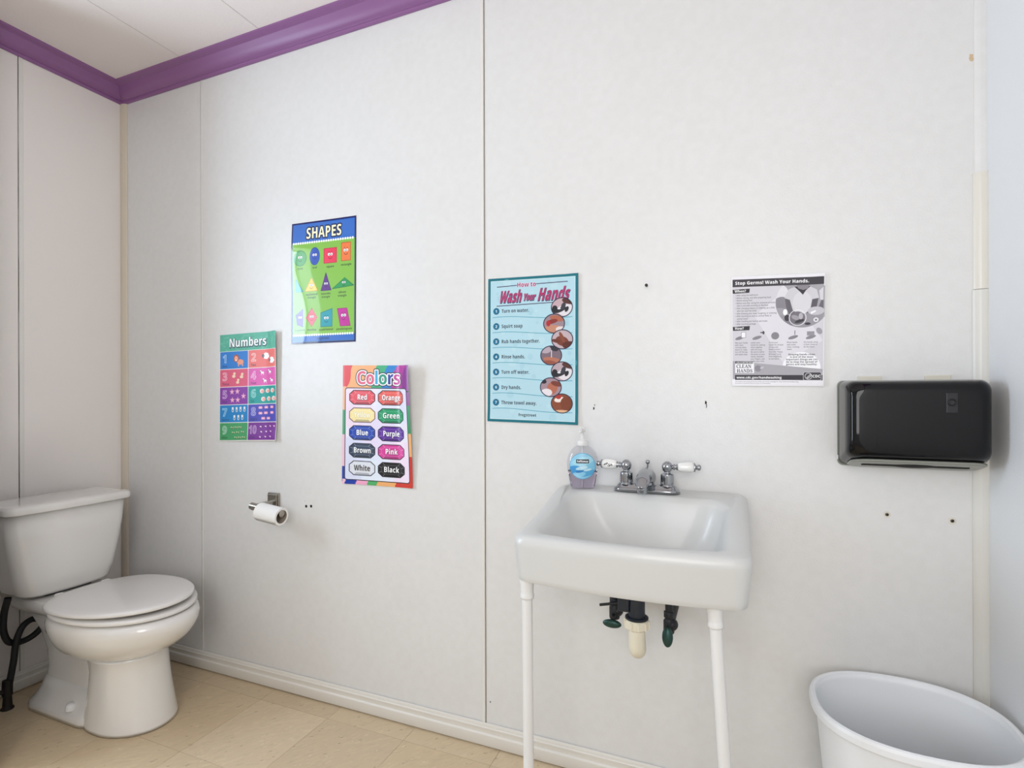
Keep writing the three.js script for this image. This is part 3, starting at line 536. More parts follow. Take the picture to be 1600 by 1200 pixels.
function face(g, x, y, s) {               // two eyes and a smile
  for (const k of [-1, 1]) { g.fillStyle = '#fff'; g.strokeStyle = 'rgba(0,0,0,0.45)'; g.lineWidth = 1.5; g.beginPath(); g.arc(x + k * s * 0.28, y, s * 0.26, 0, 7); g.fill(); g.stroke(); g.fillStyle = '#2b2b2b'; g.beginPath(); g.arc(x + k * s * 0.24, y + s * 0.03, s * 0.10, 0, 7); g.fill(); }
  g.strokeStyle = 'rgba(30,10,20,0.85)'; g.lineWidth = s * 0.09; g.beginPath(); g.arc(x, y + s * 0.42, s * 0.38, 0.2, Math.PI - 0.2); g.stroke();
  g.beginPath(); g.moveTo(x - s * 0.42, y - s * 0.42); g.lineTo(x - s * 0.2, y - s * 0.48); g.moveTo(x + s * 0.2, y - s * 0.48); g.lineTo(x + s * 0.42, y - s * 0.42); g.stroke();
}
function poly(g, pts, fill, edge) { g.fillStyle = fill; g.strokeStyle = edge; g.lineWidth = 5; g.lineJoin = 'round'; g.beginPath(); pts.forEach(([x, y], i) => (i ? g.lineTo(x, y) : g.moveTo(x, y))); g.closePath(); g.fill(); g.stroke(); }
const shapesTex = canvas(660, 1010, (g, w, h) => {
  g.fillStyle = '#17205e'; g.fillRect(0, 0, w, h);
  const m = 14; g.fillStyle = '#84bf45'; g.fillRect(m, m, w - 2 * m, h - 2 * m);
  g.fillStyle = '#2f6cc4'; g.fillRect(m, m, w - 2 * m, 158); g.fillRect(m, 945, w - 2 * m, 50);
  g.fillStyle = '#fff'; for (let x = m + 12; x < w - m; x += 24) { g.beginPath(); g.arc(x, 173, 10, 0, 7); g.arc(x, 940, 10, 0, 7); g.fill(); }
  g.textAlign = 'center'; g.font = 'bold 124px sans-serif'; g.lineJoin = 'round'; g.lineWidth = 22; g.strokeStyle = '#14244f'; g.save(); g.translate(335, 140); g.scale(0.82, 1); g.strokeText('SHAPES', 0, 0); g.fillStyle = '#fff7cf'; g.fillText('SHAPES', 0, 0); g.restore();
  const cap = (s, x, y) => { g.font = 'bold 23px sans-serif'; g.fillStyle = '#152212'; g.textAlign = 'center'; g.fillText(s, x, y); };
  g.fillStyle = '#4aa65a'; g.strokeStyle = '#2c7a41'; g.lineWidth = 5; g.beginPath(); g.ellipse(95, 298, 64, 64, 0, 0, 7); g.fill(); g.stroke(); face(g, 95, 290, 42); cap('circle', 95, 392);
  g.fillStyle = '#1f4fb8'; g.strokeStyle = '#12307f'; g.beginPath(); g.ellipse(246, 292, 50, 72, 0, 0, 7); g.fill(); g.stroke(); face(g, 246, 280, 42); cap('oval', 246, 392);
  poly(g, [[340, 238], [468, 238], [468, 358], [340, 358]], '#ea2f56', '#b41d3c'); face(g, 404, 288, 46); cap('square', 404, 396);
  poly(g, [[515, 206], [606, 206], [606, 352], [515, 352]], '#ef7b3f', '#bb5826'); face(g, 560, 268, 44); cap('rectangle', 562, 392);
  poly(g, [[210, 466], [278, 576], [142, 576]], '#f7cf55', '#c9962a'); face(g, 210, 528, 36); cap('equilateral', 212, 612); cap('triangle', 212, 637);
  poly(g, [[360, 436], [412, 580], [308, 580]], '#5c2489', '#3d1263'); face(g, 360, 524, 36); cap('isosceles', 358, 614); cap('triangle', 358, 640);
  poly(g, [[548, 490], [638, 556], [424, 572]], '#189a52', '#0f6d38'); face(g, 540, 526, 34); cap('obtuse', 524, 612); cap('triangle', 524, 640);
  poly(g, [[50, 470], [50, 576], [120, 576]], '#41b3d6', '#237f9f');
  poly(g, [[46, 770], [120, 722], [120, 870], [60, 850]], '#6d4aa5', '#4a2b80'); face(g, 92, 790, 36); cap('trapezoid', 90, 905);
  poly(g, [[212, 718], [268, 796], [214, 870], [156, 796]], '#ee5f74', '#bd3a52'); face(g, 213, 788, 40); cap('rhombus', 214, 905);
  poly(g, [[306, 762], [424, 732], [424, 876], [306, 876]], '#1f9fae', '#147280'); face(g, 364, 806, 44); cap('quadrilateral', 362, 908);
  poly(g, [[476, 736], [572, 736], [606, 878], [506, 878]], '#c3209a', '#8f1370'); face(g, 538, 792, 46); cap('parallelogram', 544, 910);
  g.font = 'bold 26px sans-serif'; g.fillStyle = '#121d3a'; g.fillText('frogstreet', 330, 980);
});
sheet('shapes_poster', 'glossy green and blue SHAPES poster with smiling geometric shapes, topmost on the wall', 'poster', [[-1.4988, 1.7325], [-1.2108, 1.7290], [-1.5030, 1.2897], [-1.2150, 1.2880]], shapesTex, (u, v) => 0.004 * (1 - u) ** 2 + 0.003 * Math.sin(Math.PI * v) * (1 - u) + 0.002 * Math.sin(v * 7) * (1 - u), 0.3, { specularIntensity: 0.4, clearcoat: 0.95, clearcoatRoughness: 0.03 });

const numbersTex = canvas(660, 1010, (g, w, h) => {
  g.fillStyle = '#f3efe6'; g.fillRect(0, 0, w, h);
  g.fillStyle = '#5ab39a'; g.fillRect(0, 0, w, 160); g.globalAlpha = 0.4;
  for (let i = 0; i < 60; i++) { g.fillStyle = rnd() < 0.5 ? '#7cc9b2' : '#4aa48b'; g.beginPath(); g.ellipse(rnd() * w, rnd() * 150, 30 * rnd() + 8, 10 * rnd() + 4, rnd() * 3, 0, 7); g.fill(); } g.globalAlpha = 1;
  g.font = 'bold 112px sans-serif'; g.textAlign = 'center'; g.save(); g.translate(318, 122); g.scale(0.86, 1); g.lineJoin = 'round'; g.strokeStyle = '#2f5a5e'; g.lineWidth = 14; g.strokeText('Numbers', 3, 5); g.fillStyle = '#fff'; g.fillText('Numbers', 0, 0); g.restore();
  const cols = ['#2f7fd0', '#ee7a76', '#e0607f', '#e262b4', '#8a3da6', '#1fa29b', '#1c86c9', '#4b4bb8', '#46a268', '#7a2f96'], words = ['One', 'Two', 'Three', 'Four', 'Five', 'Six', 'Seven', 'Eight', 'Nine', 'Ten'];
  const icon = (k, x, y, s) => {
    g.save(); g.translate(x, y); g.lineWidth = 3;
    const E = (px, py, rx, ry, c, rot = 0) => { g.fillStyle = c; g.beginPath(); g.ellipse(px * s, py * s, rx * s, ry * s, rot, 0, 7); g.fill(); };
    if (k === 0) { E(0.5, 0.35, 0.62, 0.42, '#f0a184'); g.fillStyle = '#f0a184'; g.fillRect(0.05 * s, 0.4 * s, 0.22 * s, 0.62 * s); g.fillRect(0.8 * s, 0.4 * s, 0.22 * s, 0.62 * s); E(-0.3, -0.25, 0.52, 0.6, '#b5543f'); E(-0.3, -0.2, 0.34, 0.42, '#f3ae92'); E(-0.3, 0.05, 0.16, 0.12, '#fbe6d8'); }
    if (k === 1) { for (const [a, b] of [[-.45, -.1], [-.1, -.35], [.3, -.25], [.5, .1], [.2, .35], [-.2, .3], [0, 0]]) E(a, b, 0.38, 0.34, '#fff'); E(-0.72, -0.02, 0.28, 0.34, '#33404c'); E(-0.72, 0, 0.10, 0.10, '#dfe5e8'); }
    if (k === 2) { E(0, 0.3, 0.55, 0.4, '#f7d9b9'); E(0.2, -0.4, 0.4, 0.36, '#f7d9b9'); E(0.12, 0, 0.24, 0.5, '#f7d9b9'); E(-0.25, -0.35, 0.22, 0.1, '#ef8d4a'); }
    if (k === 3) { E(0, 0.1, 0.55, 0.3, '#fff'); E(-0.6, -0.3, 0.28, 0.3, '#fff'); E(-0.72, -0.1, 0.16, 0.18, '#2d2730'); g.fillStyle = '#fff'; g.fillRect(-0.4 * s, 0.2 * s, 0.16 * s, 0.6 * s); g.fillRect(0.3 * s, 0.2 * s, 0.16 * s, 0.6 * s); }
    if (k === 4) { g.fillStyle = '#f6b9cf'; g.beginPath(); for (let i = 0; i < 10; i++) { const r = (i % 2 ? 0.38 : 1) * s, a = -Math.PI / 2 + i * Math.PI / 5; g.lineTo(r * Math.cos(a), r * Math.sin(a)); } g.fill(); }
    if (k === 5) { E(0, 0, 0.75, 0.7, '#f5e1dd'); E(0.2, 0.1, 0.5, 0.45, '#eeb0a2'); E(0.75, 0.1, 0.22, 0.22, '#e68f7d'); }
    if (k === 6) { E(0, -0.5, 0.42, 0.38, '#fff'); E(0, 0.25, 0.4, 0.62, '#fff'); E(0, 0.3, 0.22, 0.4, '#3e6f93'); E(-0.14, -0.5, 0.07, 0.08, '#222'); E(0.14, -0.5, 0.07, 0.08, '#222'); }
    if (k === 7) { E(-0.4, 0, 0.5, 0.55, '#f3a9c4', 0.5); E(0.4, 0, 0.5, 0.55, '#f3a9c4', -0.5); E(0, 0.1, 0.3, 0.3, '#fbd5e2'); }
    if (k === 8) { E(0, 0.1, 0.7, 0.4, '#5f6b4c'); E(-0.6, -0.1, 0.25, 0.25, '#cfe0b8'); E(0.2, 0, 0.35, 0.3, '#a9c792'); }
    if (k === 9) { E(0, 0, 0.6, 0.26, '#f6d3ea', 0.3); E(0.55, 0.1, 0.2, 0.25, '#3c1e4e'); }
    g.restore();
  };
  const spots = [[[410, 0, 70]], [[390, -22, 52], [545, 20, 50]], [[320, -26, 42], [410, 34, 38], [500, -18, 42]], [[310, -40, 36], [490, -44, 36], [370, 36, 36], [545, 34, 36]], [[280, -38, 36], [405, -40, 36], [545, 6, 36], [290, 40, 36], [415, 40, 36]], [[300, -34, 36], [430, -36, 36], [560, -38, 36], [330, 40, 36], [460, 38, 36], [590, 36, 36]], [[300, -38, 32], [390, -38, 32], [480, -40, 32], [570, -40, 32], [340, 38, 32], [430, 38, 32], [520, 36, 32]], [[270, -50, 28], [400, -52, 28], [540, -54, 28], [270, 2, 28], [390, 0, 28], [540, -2, 28], [330, 50, 28], [450, 50, 28]], [[300, -38, 30], [390, -40, 30], [480, -40, 30], [330, 10, 30], [430, 8, 30], [540, 4, 30], [390, 56, 30], [480, 56, 30], [570, 54, 30]], [[280, -42, 26], [390, -44, 26], [500, -46, 26], [600, -46, 26], [300, 6, 26], [410, 4, 26], [520, 2, 26], [280, 54, 26], [400, 52, 26], [520, 50, 26]]];
  for (let i = 0; i < 10; i++) {
    const c = i % 2, r = i >> 1, x0 = c ? 333 : 4, x1 = c ? 656 : 327, y0 = 164 + r * 169, y1 = y0 + 163;
    g.fillStyle = cols[i]; g.fillRect(x0, y0, x1 - x0, y1 - y0);
    g.save(); g.beginPath(); g.rect(x0, y0, x1 - x0, y1 - y0); g.clip();
    g.font = 'bold 104px sans-serif'; g.textAlign = 'left'; g.globalAlpha = 0.75; g.lineWidth = 6; g.strokeStyle = 'rgba(255,255,255,0.75)'; g.save(); g.translate(x0 + (i === 9 ? 8 : 28), y0 + 104); g.scale(i === 9 ? 0.75 : 1, 1); g.strokeText(String(i + 1), 0, 0); g.fillStyle = 'rgba(255,255,255,0.22)'; g.fillText(String(i + 1), 0, 0); g.restore();
    g.globalAlpha = 0.6; g.font = 'bold 30px sans-serif'; g.fillStyle = i === 8 ? '#0b3d1d' : '#20304f'; g.fillText(words[i], x0 + 24, y1 - 14); g.globalAlpha = 1;
    for (const [sx, sy, s] of spots[i]) icon(i, x0 + sx * 0.5, (y0 + y1) / 2 + sy, s * 0.86);
    g.restore();
  }
});
sheet('numbers_poster', 'pastel Numbers poster with counting pictures, nearest the toilet, its right edge curling', 'poster', [[-1.8734, 1.3394], [-1.5690, 1.3431], [-1.8787, 0.9203], [-1.5720, 0.9318]], numbersTex, (u, v) => 0.014 * sm(0.80, 1, u) * (0.75 + 0.25 * Math.cos(v * 3)) + 0.006 * sm(0.85, 1, v) * u + 0.002, 0.4);

const colorsTex = canvas(660, 1010, (g, w, h) => {
  const bands = ['#e0484f', '#f3b27a', '#45b07c', '#2f86cf', '#b8409f', '#8a2f8e'];
  bands.forEach((c, i) => { g.fillStyle = c; g.beginPath(); const x = [0, 95, 330, 430, 520, 640][i]; g.moveTo(x, 0); g.bezierCurveTo(x - 40, 60, x + 40 - i * 30, 110, x - 60, 190); g.lineTo(x - 60, 210); g.lineTo(w, 210); g.lineTo(w, 0); g.fill(); });
  const left = ['#e0484f', '#f0b48a', '#3fa06d', '#f2c3d6', '#1d3fa8'], right = ['#7e2a86', '#8c2f8f', '#1e9156', '#f0b070', '#d23b2f'];
  const ys = [180, 380, 590, 860, 1010], yr = [220, 330, 560, 750, 1010];
  let y0 = 0; ys.forEach((y, i) => { g.fillStyle = left[i]; if (i) g.fillRect(0, y0, 34, y - y0); y0 = y; });
  y0 = 0; yr.forEach((y, i) => { g.fillStyle = right[i]; if (i) g.fillRect(626, y0, 34, y - y0); y0 = y; });
  [['#f2c3d6', 0], ['#1d3fa8', 30], ['#f0a9c8', 130], ['#4fae66', 240], ['#f0b070', 330], ['#d23b2f', 500]].forEach(([c, x]) => { g.fillStyle = c; g.beginPath(); g.moveTo(x, 968); g.bezierCurveTo(x + 20, 985, x - 20, 1000, x, 1010); g.lineTo(w, 1010); g.lineTo(w, 968); g.fill(); });
  g.fillStyle = '#ece8f6'; g.strokeStyle = '#1d1a22'; g.lineWidth = 7; g.beginPath(); g.roundRect(26, 192, 606, 780, 22); g.fill(); g.stroke();
  g.save(); g.beginPath(); g.roundRect(29, 195, 600, 774, 20); g.clip();
  for (const [x, y, r, c] of [[100, 350, 180, '#f7d9ec'], [520, 300, 200, '#dfe6fb'], [320, 600, 200, '#e4d6f5'], [80, 800, 190, '#d6ddf8'], [560, 850, 220, '#f5dbf2'], [330, 900, 160, '#e0f0fb']]) { g.fillStyle = c; g.globalAlpha = 0.6; g.beginPath(); g.arc(x, y, r, 0, 7); g.fill(); } g.restore(); g.globalAlpha = 1;
  let x = 132; g.font = 'bold 150px sans-serif'; g.textAlign = 'left'; g.lineJoin = 'round';
  const ch = [['C', '#e2637f'], ['o', '#e2637f'], ['l', '#3fa7d6'], ['o', '#2a9c82'], ['r', '#2b3f9e'], ['s', '#c23f93']];
  let xx = x; for (const [c] of ch) { g.lineWidth = 34; g.strokeStyle = '#1c1b22'; g.strokeText(c, xx, 158); xx += g.measureText(c).width - 8; }
  xx = x; for (const [c, col] of ch) { g.lineWidth = 20; g.strokeStyle = '#f4f1f4'; g.strokeText(c, xx, 158); g.lineWidth = 3; g.fillStyle = col; g.fillText(c, xx, 158); xx += g.measureText(c).width - 8; }
  const gems = [['Red', '#e4525f', '#8e2230', '#fff'], ['Orange', '#e8625a', '#93302b', '#fff'], ['Yellow', '#f5e3a0', '#e9a98b', '#fbf6e4'], ['Green', '#159a63', '#0a5636', '#fff'], ['Blue', '#1e45b0', '#0f2366', '#fff'], ['Purple', '#5a2399', '#2f0f5c', '#fff'], ['Brown', '#34435b', '#1b2430', '#fff'], ['Pink', '#d9409a', '#8c1d5d', '#fff'], ['White', '#dfe3ec', '#8d919c', '#17171c'], ['Black', '#141317', '#030303', '#fff']];
  gems.forEach(([t, c, d, f], i) => {
    const cx = i % 2 ? 462 : 188, cy = 271 + (i >> 1) * 150, W = 122, Hh = 60, k = 40;
    const oct = (s) => [[-W + k, -Hh], [W - k, -Hh], [W, -Hh + k * 0.8], [W, Hh - k * 0.8], [W - k, Hh], [-W + k, Hh], [-W, Hh - k * 0.8], [-W, -Hh + k * 0.8]].map(([a, b]) => [cx + a * s[0], cy + b * s[1]]);
    poly(g, oct([1, 1]), d, '#17161a'); poly(g, oct([0.93, 0.88]), c, c);
    const A = oct([0.97, 0.94]), B = oct([0.74, 0.62]); g.strokeStyle = 'rgba(255,255,255,0.55)'; g.lineWidth = 3; for (let q = 0; q < 8; q++) { g.beginPath(); g.moveTo(...A[q]); g.lineTo(...B[q]); g.stroke(); }
    g.strokeStyle = 'rgba(255,255,255,0.35)'; g.beginPath(); B.forEach(([a, b], q) => (q ? g.lineTo(a, b) : g.moveTo(a, b))); g.closePath(); g.stroke();
    g.fillStyle = 'rgba(0,0,0,0.22)'; g.beginPath(); g.moveTo(...A[4]); g.lineTo(...A[5]); g.lineTo(...B[5]); g.lineTo(...B[4]); g.fill();
    g.font = 'bold 62px sans-serif'; g.textAlign = 'center'; g.save(); g.translate(cx, cy + 20); g.scale(t.length > 5 ? 0.80 : 0.88, 1); g.lineWidth = 8; g.strokeStyle = f === '#fff' ? 'rgba(0,0,0,0.35)' : 'rgba(140,120,90,0.2)'; g.strokeText(t, 0, 3); g.fillStyle = f; g.fillText(t, 0, 0); g.restore();
  });
});
sheet('colors_poster', 'bright Colors poster with ten labelled gem shapes and a curled upper right corner', 'poster', [[-1.2684, 1.2060], [-0.9790, 1.1990], [-1.2710, 0.7894], [-0.9790, 0.7901]], colorsTex, (u, v) => 0.026 * sm(0.78, 1, u) * sm(1.0, 0.0, v) + 0.005 * sm(0.2, 0, u) * v + 0.004 * sm(0.8, 1, u) + 0.002, 0.32);

const washTex = canvas(660, 1010, (g, w, h) => {
  g.fillStyle = '#0d7f8c'; g.fillRect(0, 0, w, h); g.strokeStyle = '#0a5f6e'; g.lineWidth = 2; for (let i = -h; i < w; i += 9) { g.beginPath(); g.moveTo(i, 0); g.lineTo(i + h, h); g.stroke(); g.beginPath(); g.moveTo(i + h, 0); g.lineTo(i, h); g.stroke(); }
  g.fillStyle = '#b5d9e4'; g.fillRect(22, 20, w - 44, h - 40); g.strokeStyle = '#d6edf2'; g.lineWidth = 4; g.strokeRect(22, 20, w - 44, h - 40);
  g.globalAlpha = 0.35; for (let i = 0; i < 60; i++) { g.fillStyle = rnd() < 0.5 ? '#9cc9d8' : '#c8e4ec'; const r = 4 + rnd() * 26; g.beginPath(); g.arc(30 + rnd() * 600, 30 + rnd() * 950, r, 0, 7); g.fill(); } g.globalAlpha = 1;
  g.strokeStyle = '#33254a'; g.lineWidth = 5; g.beginPath(); g.moveTo(68, 62); g.lineTo(232, 56); g.moveTo(348, 54); g.lineTo(586, 50); g.moveTo(66, 196); g.lineTo(496, 186); g.stroke();
  g.textAlign = 'center'; g.fillStyle = '#a01f56'; g.strokeStyle = '#f3e3ee'; g.lineWidth = 4; g.lineJoin = 'round'; g.font = 'bold 42px sans-serif'; g.strokeText('How to', 290, 70); g.fillText('How to', 290, 70);
  const word = (s, x0, x1, y, px) => { g.save(); g.font = `italic bold ${px}px sans-serif`; g.textAlign = 'left'; const k = (x1 - x0) / g.measureText(s).width; g.translate(x0, y); g.transform(1, 0, -0.10, 1, 0, 0); g.scale(k, 1); g.lineWidth = 10; g.strokeStyle = '#2b2350'; g.strokeText(s, 3, 3); g.lineWidth = 2; g.strokeStyle = '#e7c6d8'; g.strokeText(s, 0, 0); g.fillStyle = '#b0215f'; g.fillText(s, 0, 0); g.restore(); };
  word('Wash', 82, 250, 172, 112); word('Your', 264, 350, 162, 62); word('Hands', 366, 590, 168, 116);
  const steps = ['Turn on water.', 'Squirt soap', 'Rub hands together.', 'Rinse hands.', 'Turn off water.', 'Dry hands.', 'Throw towel away.'], cx = [545, 490, 548, 470, 546, 468, 546];
  steps.forEach((s, i) => {
    const y = 232 + i * 107;
    g.strokeStyle = '#4b9db4'; g.lineWidth = 4; g.beginPath(); g.moveTo(36, y + 44); g.bezierCurveTo(220, y + 26, 380, y + 70, 620, y + 56); g.stroke();
    g.fillStyle = '#0e6f93'; g.strokeStyle = '#0a4a66'; g.lineWidth = 3; g.beginPath(); g.arc(64, y, 22, 0, 7); g.fill(); g.stroke();
    g.fillStyle = '#e8f6fa'; g.font = 'bold 27px sans-serif'; g.textAlign = 'center'; g.fillText(String(i + 1), 64, y + 10);
    g.textAlign = 'left'; g.font = 'bold 34px sans-serif'; g.fillStyle = '#1f2a3a'; g.save(); g.translate(104, y + 12); g.scale(0.86, 1); g.fillText(s, 0, 0); g.restore();
  });
  steps.forEach((s, i) => {                                   // the round photographs
    const x = cx[i], y = 222 + i * 108, r = 64; g.save(); g.beginPath(); g.ellipse(x, y, r + 10, r, 0, 0, 7); g.clip();
    g.fillStyle = ['#c7a9b0', '#9b8690', '#c3aeb4', '#7d6a74', '#b9a3ab', '#a48a94', '#8b4a30'][i]; g.fillRect(x - 90, y - 80, 180, 160);
    const E = (px, py, rx, ry, c, a = 0) => { g.fillStyle = c; g.beginPath(); g.ellipse(x + px, y + py, rx, ry, a, 0, 7); g.fill(); };
    if (i === 0 || i === 4) { E(30, 20, 60, 40, '#e3dde2'); E(-15, 18, 48, 15, '#2a2830', -0.35); E(-50, 10, 20, 24, '#1e1d24'); E(10, -8, 15, 26, '#3b3a44', 0.4); E(-20, 8, 12, 6, '#e8eaf0'); E(50, -40, 50, 20, '#55302a', 0.2); E(34, 14, 12, 20, '#24232a', 0.5); }
    if (i === 1) { E(20, -34, 50, 20, '#b0664e', 0.2); E(-14, -14, 40, 15, '#8a2f2a', -0.2); E(0, 36, 64, 26, '#c68a70', 0.1); E(-40, -2, 15, 20, '#b4262b'); E(46, 40, 34, 20, '#e6d6d4'); }
    if (i === 2) { E(0, 12, 48, 32, '#7a3d2c', 0.35); E(-2, -14, 12, 40, '#8a4a36', -0.45); E(-44, 10, 30, 12, '#6d3325', 0.2); E(50, 40, 50, 26, '#5c2b20'); }
    if (i === 3) { E(6, 30, 64, 18, '#b5735c', 0.15); E(-10, 46, 44, 12, '#97503d', 0.1); E(20, -46, 32, 16, '#30303a', 0.3); E(-40, -40, 40, 26, '#b7a6b0'); g.fillStyle = '#e6e9f2'; g.fillRect(x, y - 36, 5, 50); }
    if (i === 5) { E(10, 6, 36, 44, '#b56a52', 0.4); E(40, -24, 40, 17, '#7c3c2f', 0.25); E(-30, 36, 40, 26, '#e9e2e6'); E(-50, -38, 20, 14, '#22222a'); }
    if (i === 6) { E(-18, -26, 36, 18, '#f0e3da', -0.2); E(-24, -46, 20, 17, '#b0332b'); E(30, 0, 40, 46, '#7d3f28'); E(0, 62, 70, 18, '#e5b58e'); }
    g.restore(); g.strokeStyle = '#231f3c'; g.lineWidth = 6; g.beginPath(); g.ellipse(x, y, r + 10, r, 0, 0, 7); g.stroke();
  });
  g.font = 'bold 27px sans-serif'; g.fillStyle = '#12161c'; g.textAlign = 'center'; g.fillText('frogstreet', 300, 966);
});
sheet('handwashing_poster', 'light blue How to Wash Your Hands poster with seven numbered steps above the sink', 'poster', [[-0.7035, 1.4630], [-0.4125, 1.4559], [-0.7070, 1.0182], [-0.4145, 1.0117]], washTex, (u, v) => 0.003 * sm(0.85, 1, u) + 0.002 * sm(0.9, 1, v) + 0.0008, 0.34);

const noticeTex = canvas(700, 906, (g, w, h) => {
  g.fillStyle = '#f0eef2'; g.fillRect(0, 0, w, h); g.fillStyle = '#d7d4da'; g.fillRect(6, 84, 688, 700);
  g.fillStyle = '#e9e7ec'; g.globalAlpha = 0.7; g.beginPath(); g.moveTo(180, 330); g.lineTo(430, 110); g.lineTo(690, 540); g.lineTo(400, 720); g.fill(); g.globalAlpha = 1;
  g.fillStyle = '#3d393f'; g.fillRect(8, 26, 686, 62); g.fillStyle = '#fff'; g.font = 'bold 38px sans-serif'; g.textAlign = 'left'; g.fillText('Stop Germs! Wash Your Hands.', 28, 70);
  for (const [s, y] of [['When?', 106], ['How?', 414]]) { g.fillStyle = '#322f34'; g.beginPath(); g.moveTo(8, y + 4); g.lineTo(144, y - 2); g.lineTo(140, y + 32); g.lineTo(10, y + 36); g.fill(); g.fillStyle = '#fff'; g.font = 'bold 28px sans-serif'; g.fillText(s, 24, y + 27); }
  g.font = '18px sans-serif'; g.fillStyle = '#4b474e';
  ['\u2022 After using the bathroom', '\u2022 Before, during, and after preparing food', '\u2022 Before eating food', '\u2022 Before and after caring for someone at home', '   who is sick with vomiting or diarrhea', '\u2022 After changing diapers or cleaning up a child', '   who has used the toilet', '\u2022 After blowing your nose, coughing, or sneezing', '\u2022 After touching an animal, animal feed, or', '   animal waste', '\u2022 After handling pet food or pet treats', '\u2022 After touching garbage'].forEach((s, i) => { g.save(); g.translate(30, 164 + i * 21.5); g.scale(0.82, 1); g.fillText(s, 0, 0); g.restore(); });
  g.save(); g.beginPath(); g.ellipse(540, 226, 198, 206, 0, 0, 7); g.rect(0, 0, 0, 0); g.clip(); g.fillStyle = '#b7b4ba'; g.fillRect(330, 88, 360, 350);
  const E = (x, y, rx, ry, c, a = 0) => { g.fillStyle = c; g.beginPath(); g.ellipse(x, y, rx, ry, a, 0, 7); g.fill(); };
  const Q = (pts, c) => { g.fillStyle = c; g.beginPath(); pts.forEach(([x, y], i) => (i ? g.lineTo(x, y) : g.moveTo(x, y))); g.closePath(); g.fill(); };
  g.fillStyle = '#a9a6ac'; g.fillRect(330, 88, 370, 350); E(372, 170, 70, 90, '#e4e2e6'); E(388, 240, 64, 60, '#8d8990'); E(372, 330, 70, 60, '#a6a2a9');
  Q([[408, 190], [440, 120], [480, 104], [600, 104], [644, 130], [660, 196], [612, 206], [604, 300], [566, 330], [470, 320], [452, 300], [446, 206]], '#d4d1d6'); E(540, 230, 70, 90, '#dedbe0');
  Q([[480, 100], [600, 100], [566, 132], [544, 168], [520, 140]], '#3a363c'); Q([[494, 84], [596, 84], [580, 118], [546, 130], [510, 116]], '#8b868d');
  Q([[412, 196], [448, 206], [470, 290], [516, 330], [498, 350], [440, 320], [420, 260]], '#67626a'); Q([[612, 206], [656, 200], [640, 290], [588, 336], [566, 318], [600, 280]], '#5d5860');
  Q([[690, 110], [660, 140], [668, 210], [690, 220]], '#dad7dc'); Q([[676, 216], [692, 214], [692, 330], [650, 290]], '#6d6870'); Q([[340, 330], [470, 330], [690, 300], [690, 440], [340, 440]], '#9c989f'); E(640, 300, 60, 34, '#c9c6cc'); E(430, 392, 60, 30, '#85818a'); E(414, 306, 16, 26, '#fafafa'); E(428, 352, 20, 26, '#3c383f'); Q([[600, 310], [636, 294], [640, 306], [604, 326]], '#f6f6f8'); E(506, 356, 54, 54, '#77727a'); E(490, 350, 30, 18, '#a5a0a8', 0.4); E(520, 380, 36, 12, '#39353b', -0.3); E(530, 340, 16, 26, '#beb9c1'); E(640, 372, 18, 18, '#f0eff2'); E(640, 372, 9, 9, '#8a868d'); E(580, 402, 22, 10, '#37333a');
  g.strokeStyle = '#f4f3f6'; g.lineWidth = 5; g.beginPath(); g.arc(506, 352, 62, 0, 7); g.stroke(); g.restore();
  g.fillStyle = '#3d393f'; g.fillRect(8, 26, 686, 62); g.fillStyle = '#fff'; g.font = 'bold 38px sans-serif'; g.fillText('Stop Germs! Wash Your Hands.', 28, 70);
  g.strokeStyle = '#7c7880'; g.lineWidth = 3; [70, 205, 345, 480, 610].forEach((x, i) => { E(x - 6, 510 + (i === 2 ? -14 : 0), i === 2 ? 30 : 38, i === 2 ? 30 : 13, '#8a868d', -0.3); g.fillStyle = '#f6f5f8'; if (i === 0) { g.fillRect(x + 6, 462, 34, 46); g.strokeRect(x + 6, 462, 34, 46); } if (i === 1) { g.fillStyle = '#3e3a40'; g.fillRect(x + 20, 464, 34, 8); g.fillRect(x + 38, 456, 12, 26); } if (i === 3) { g.fillStyle = '#7a767d'; g.fillRect(x + 4, 455, 6, 34); } if (i === 4) { g.fillStyle = '#9a969d'; g.fillRect(x - 34, 464, 54, 34); E(x + 54, 462, 20, 28, '#a3a0a6', -0.5); } });
  g.font = '17px sans-serif'; g.fillStyle = '#46424a';
  [['Wet your hands', 'with clean,', 'running water', '(warm or cold),', 'turn off the tap,', 'and apply soap.'], ['Lather your', 'hands by rubbing', 'them together', 'with the soap.', 'Be sure to lather', 'the backs of your', 'hands, between', 'your fingers, and', 'under your nails.'], ['Scrub your', 'hands for at least', '20 seconds.', 'Need a timer?', 'Hum the \u201CHappy', 'Birthday\u201D song', 'from beginning', 'to end twice.'], ['Rinse hands', 'well under', 'clean, running', 'water.'], ['Dry hands using', 'a clean towel or', 'air dry them.']].forEach((ls, i) => ls.forEach((s, j) => { g.save(); g.translate([26, 150, 290, 428, 552][i], 556 + j * 19); g.scale(0.84, 1); g.fillText(s, 0, 0); g.restore(); }));
  g.save(); g.beginPath(); g.rect(6, 590, 688, 190); g.clip(); E(536, 750, 140, 120, '#faf9fc'); g.restore();
  g.fillStyle = '#aeabb1'; g.beginPath(); g.moveTo(6, 700); g.lineTo(692, 768); g.lineTo(692, 860); g.lineTo(6, 850); g.fill(); E(536, 750, 138, 0.1, '#fff');
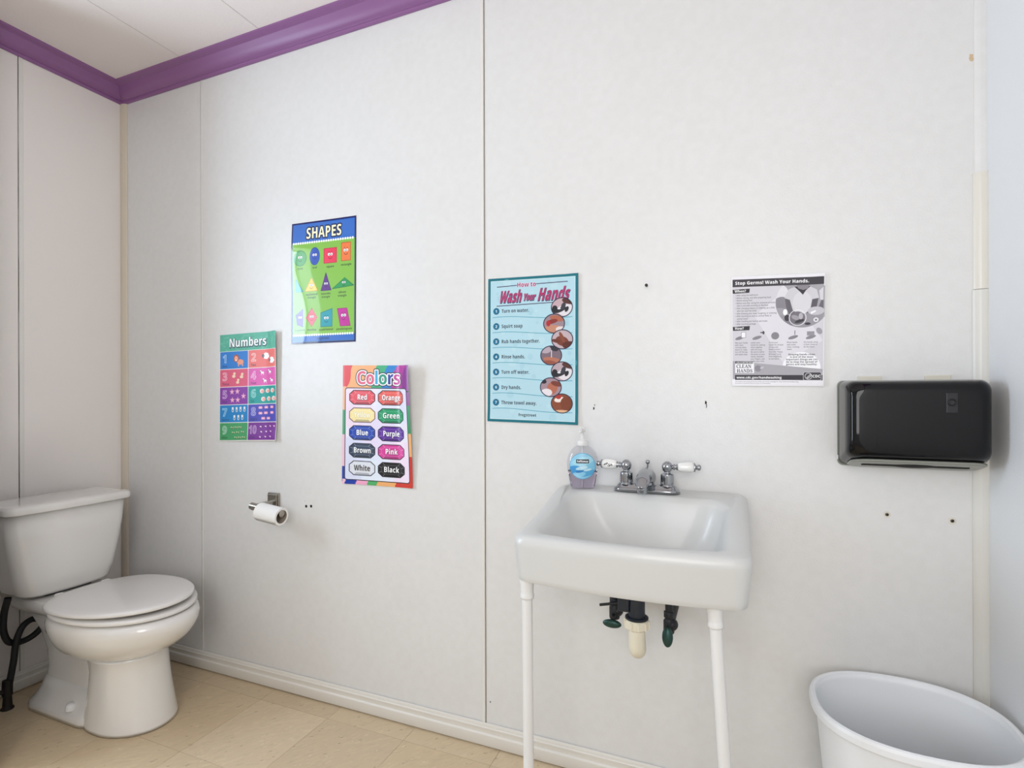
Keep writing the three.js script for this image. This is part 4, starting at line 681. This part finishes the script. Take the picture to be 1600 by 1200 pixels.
  g.font = 'bold 20px sans-serif'; g.fillStyle = '#3b373d'; g.textAlign = 'center'; ['Keeping hands clean', 'is one of the most', 'important things we can', 'do to stop the spread of', 'germs and stay healthy.'].forEach((s, i) => g.fillText(s, 538, 656 + i * 20));
  g.textAlign = 'left'; g.fillStyle = '#f8f7fa'; g.fillRect(26, 716, 150, 84); g.fillStyle = '#3a363c'; g.beginPath(); g.moveTo(26, 702); g.lineTo(170, 704); g.lineTo(168, 722); g.lineTo(28, 722); g.fill(); g.fillStyle = '#fff'; g.font = 'bold 14px sans-serif'; g.fillText('LIFE IS BETTER WITH', 34, 718);
  g.fillStyle = '#1c1a1e'; g.font = 'bold 40px serif'; g.save(); g.translate(34, 758); g.scale(0.86, 1); g.fillText('CLEAN', 0, 0); g.fillText('HANDS', 4, 38); g.restore(); E(206, 762, 26, 26, '#8f8b92'); E(238, 756, 16, 8, '#c9c6cc', -0.4);
  g.fillStyle = '#37333a'; g.fillRect(24, 816, 668, 40); g.fillStyle = '#fff'; g.font = 'bold 27px sans-serif'; g.fillText('www.cdc.gov/handwashing', 36, 846);
  g.fillStyle = '#454147'; g.strokeStyle = '#e8e6ea'; g.lineWidth = 3; g.beginPath(); g.roundRect(552, 792, 130, 66, 12); g.fill(); g.stroke(); g.strokeStyle = '#fff'; g.beginPath(); g.arc(590, 825, 25, 0, 7); g.stroke(); g.lineWidth = 4; g.beginPath(); g.moveTo(574, 838); g.quadraticCurveTo(592, 828, 606, 806); g.moveTo(580, 844); g.quadraticCurveTo(600, 834, 612, 814); g.stroke(); g.fillStyle = '#fff'; g.font = 'bold 30px sans-serif'; g.fillText('CDC', 618, 836);
  g.fillStyle = '#6f6b72'; g.font = '11px sans-serif'; g.fillText('This material was developed by the Family and Friends campaign for clean hands and healthy living.', 26, 874); g.fillText('Its mention of products does not mean an endorsement.', 26, 888);
});
sheet('handwashing_notice', 'grey printed Stop Germs hand washing notice on the wall left of the towel dispenser', 'notice', [[0.0010, 1.4095], [0.2150, 1.4002], [0.0016, 1.1225], [0.2110, 1.1195]], noticeTex, (u, v) => 0.003 * sm(0.85, 1, u) + 0.004 * sm(0.88, 1, v) * (1 - u) + 0.001, 0.62);

renderer.render(scene, camera);
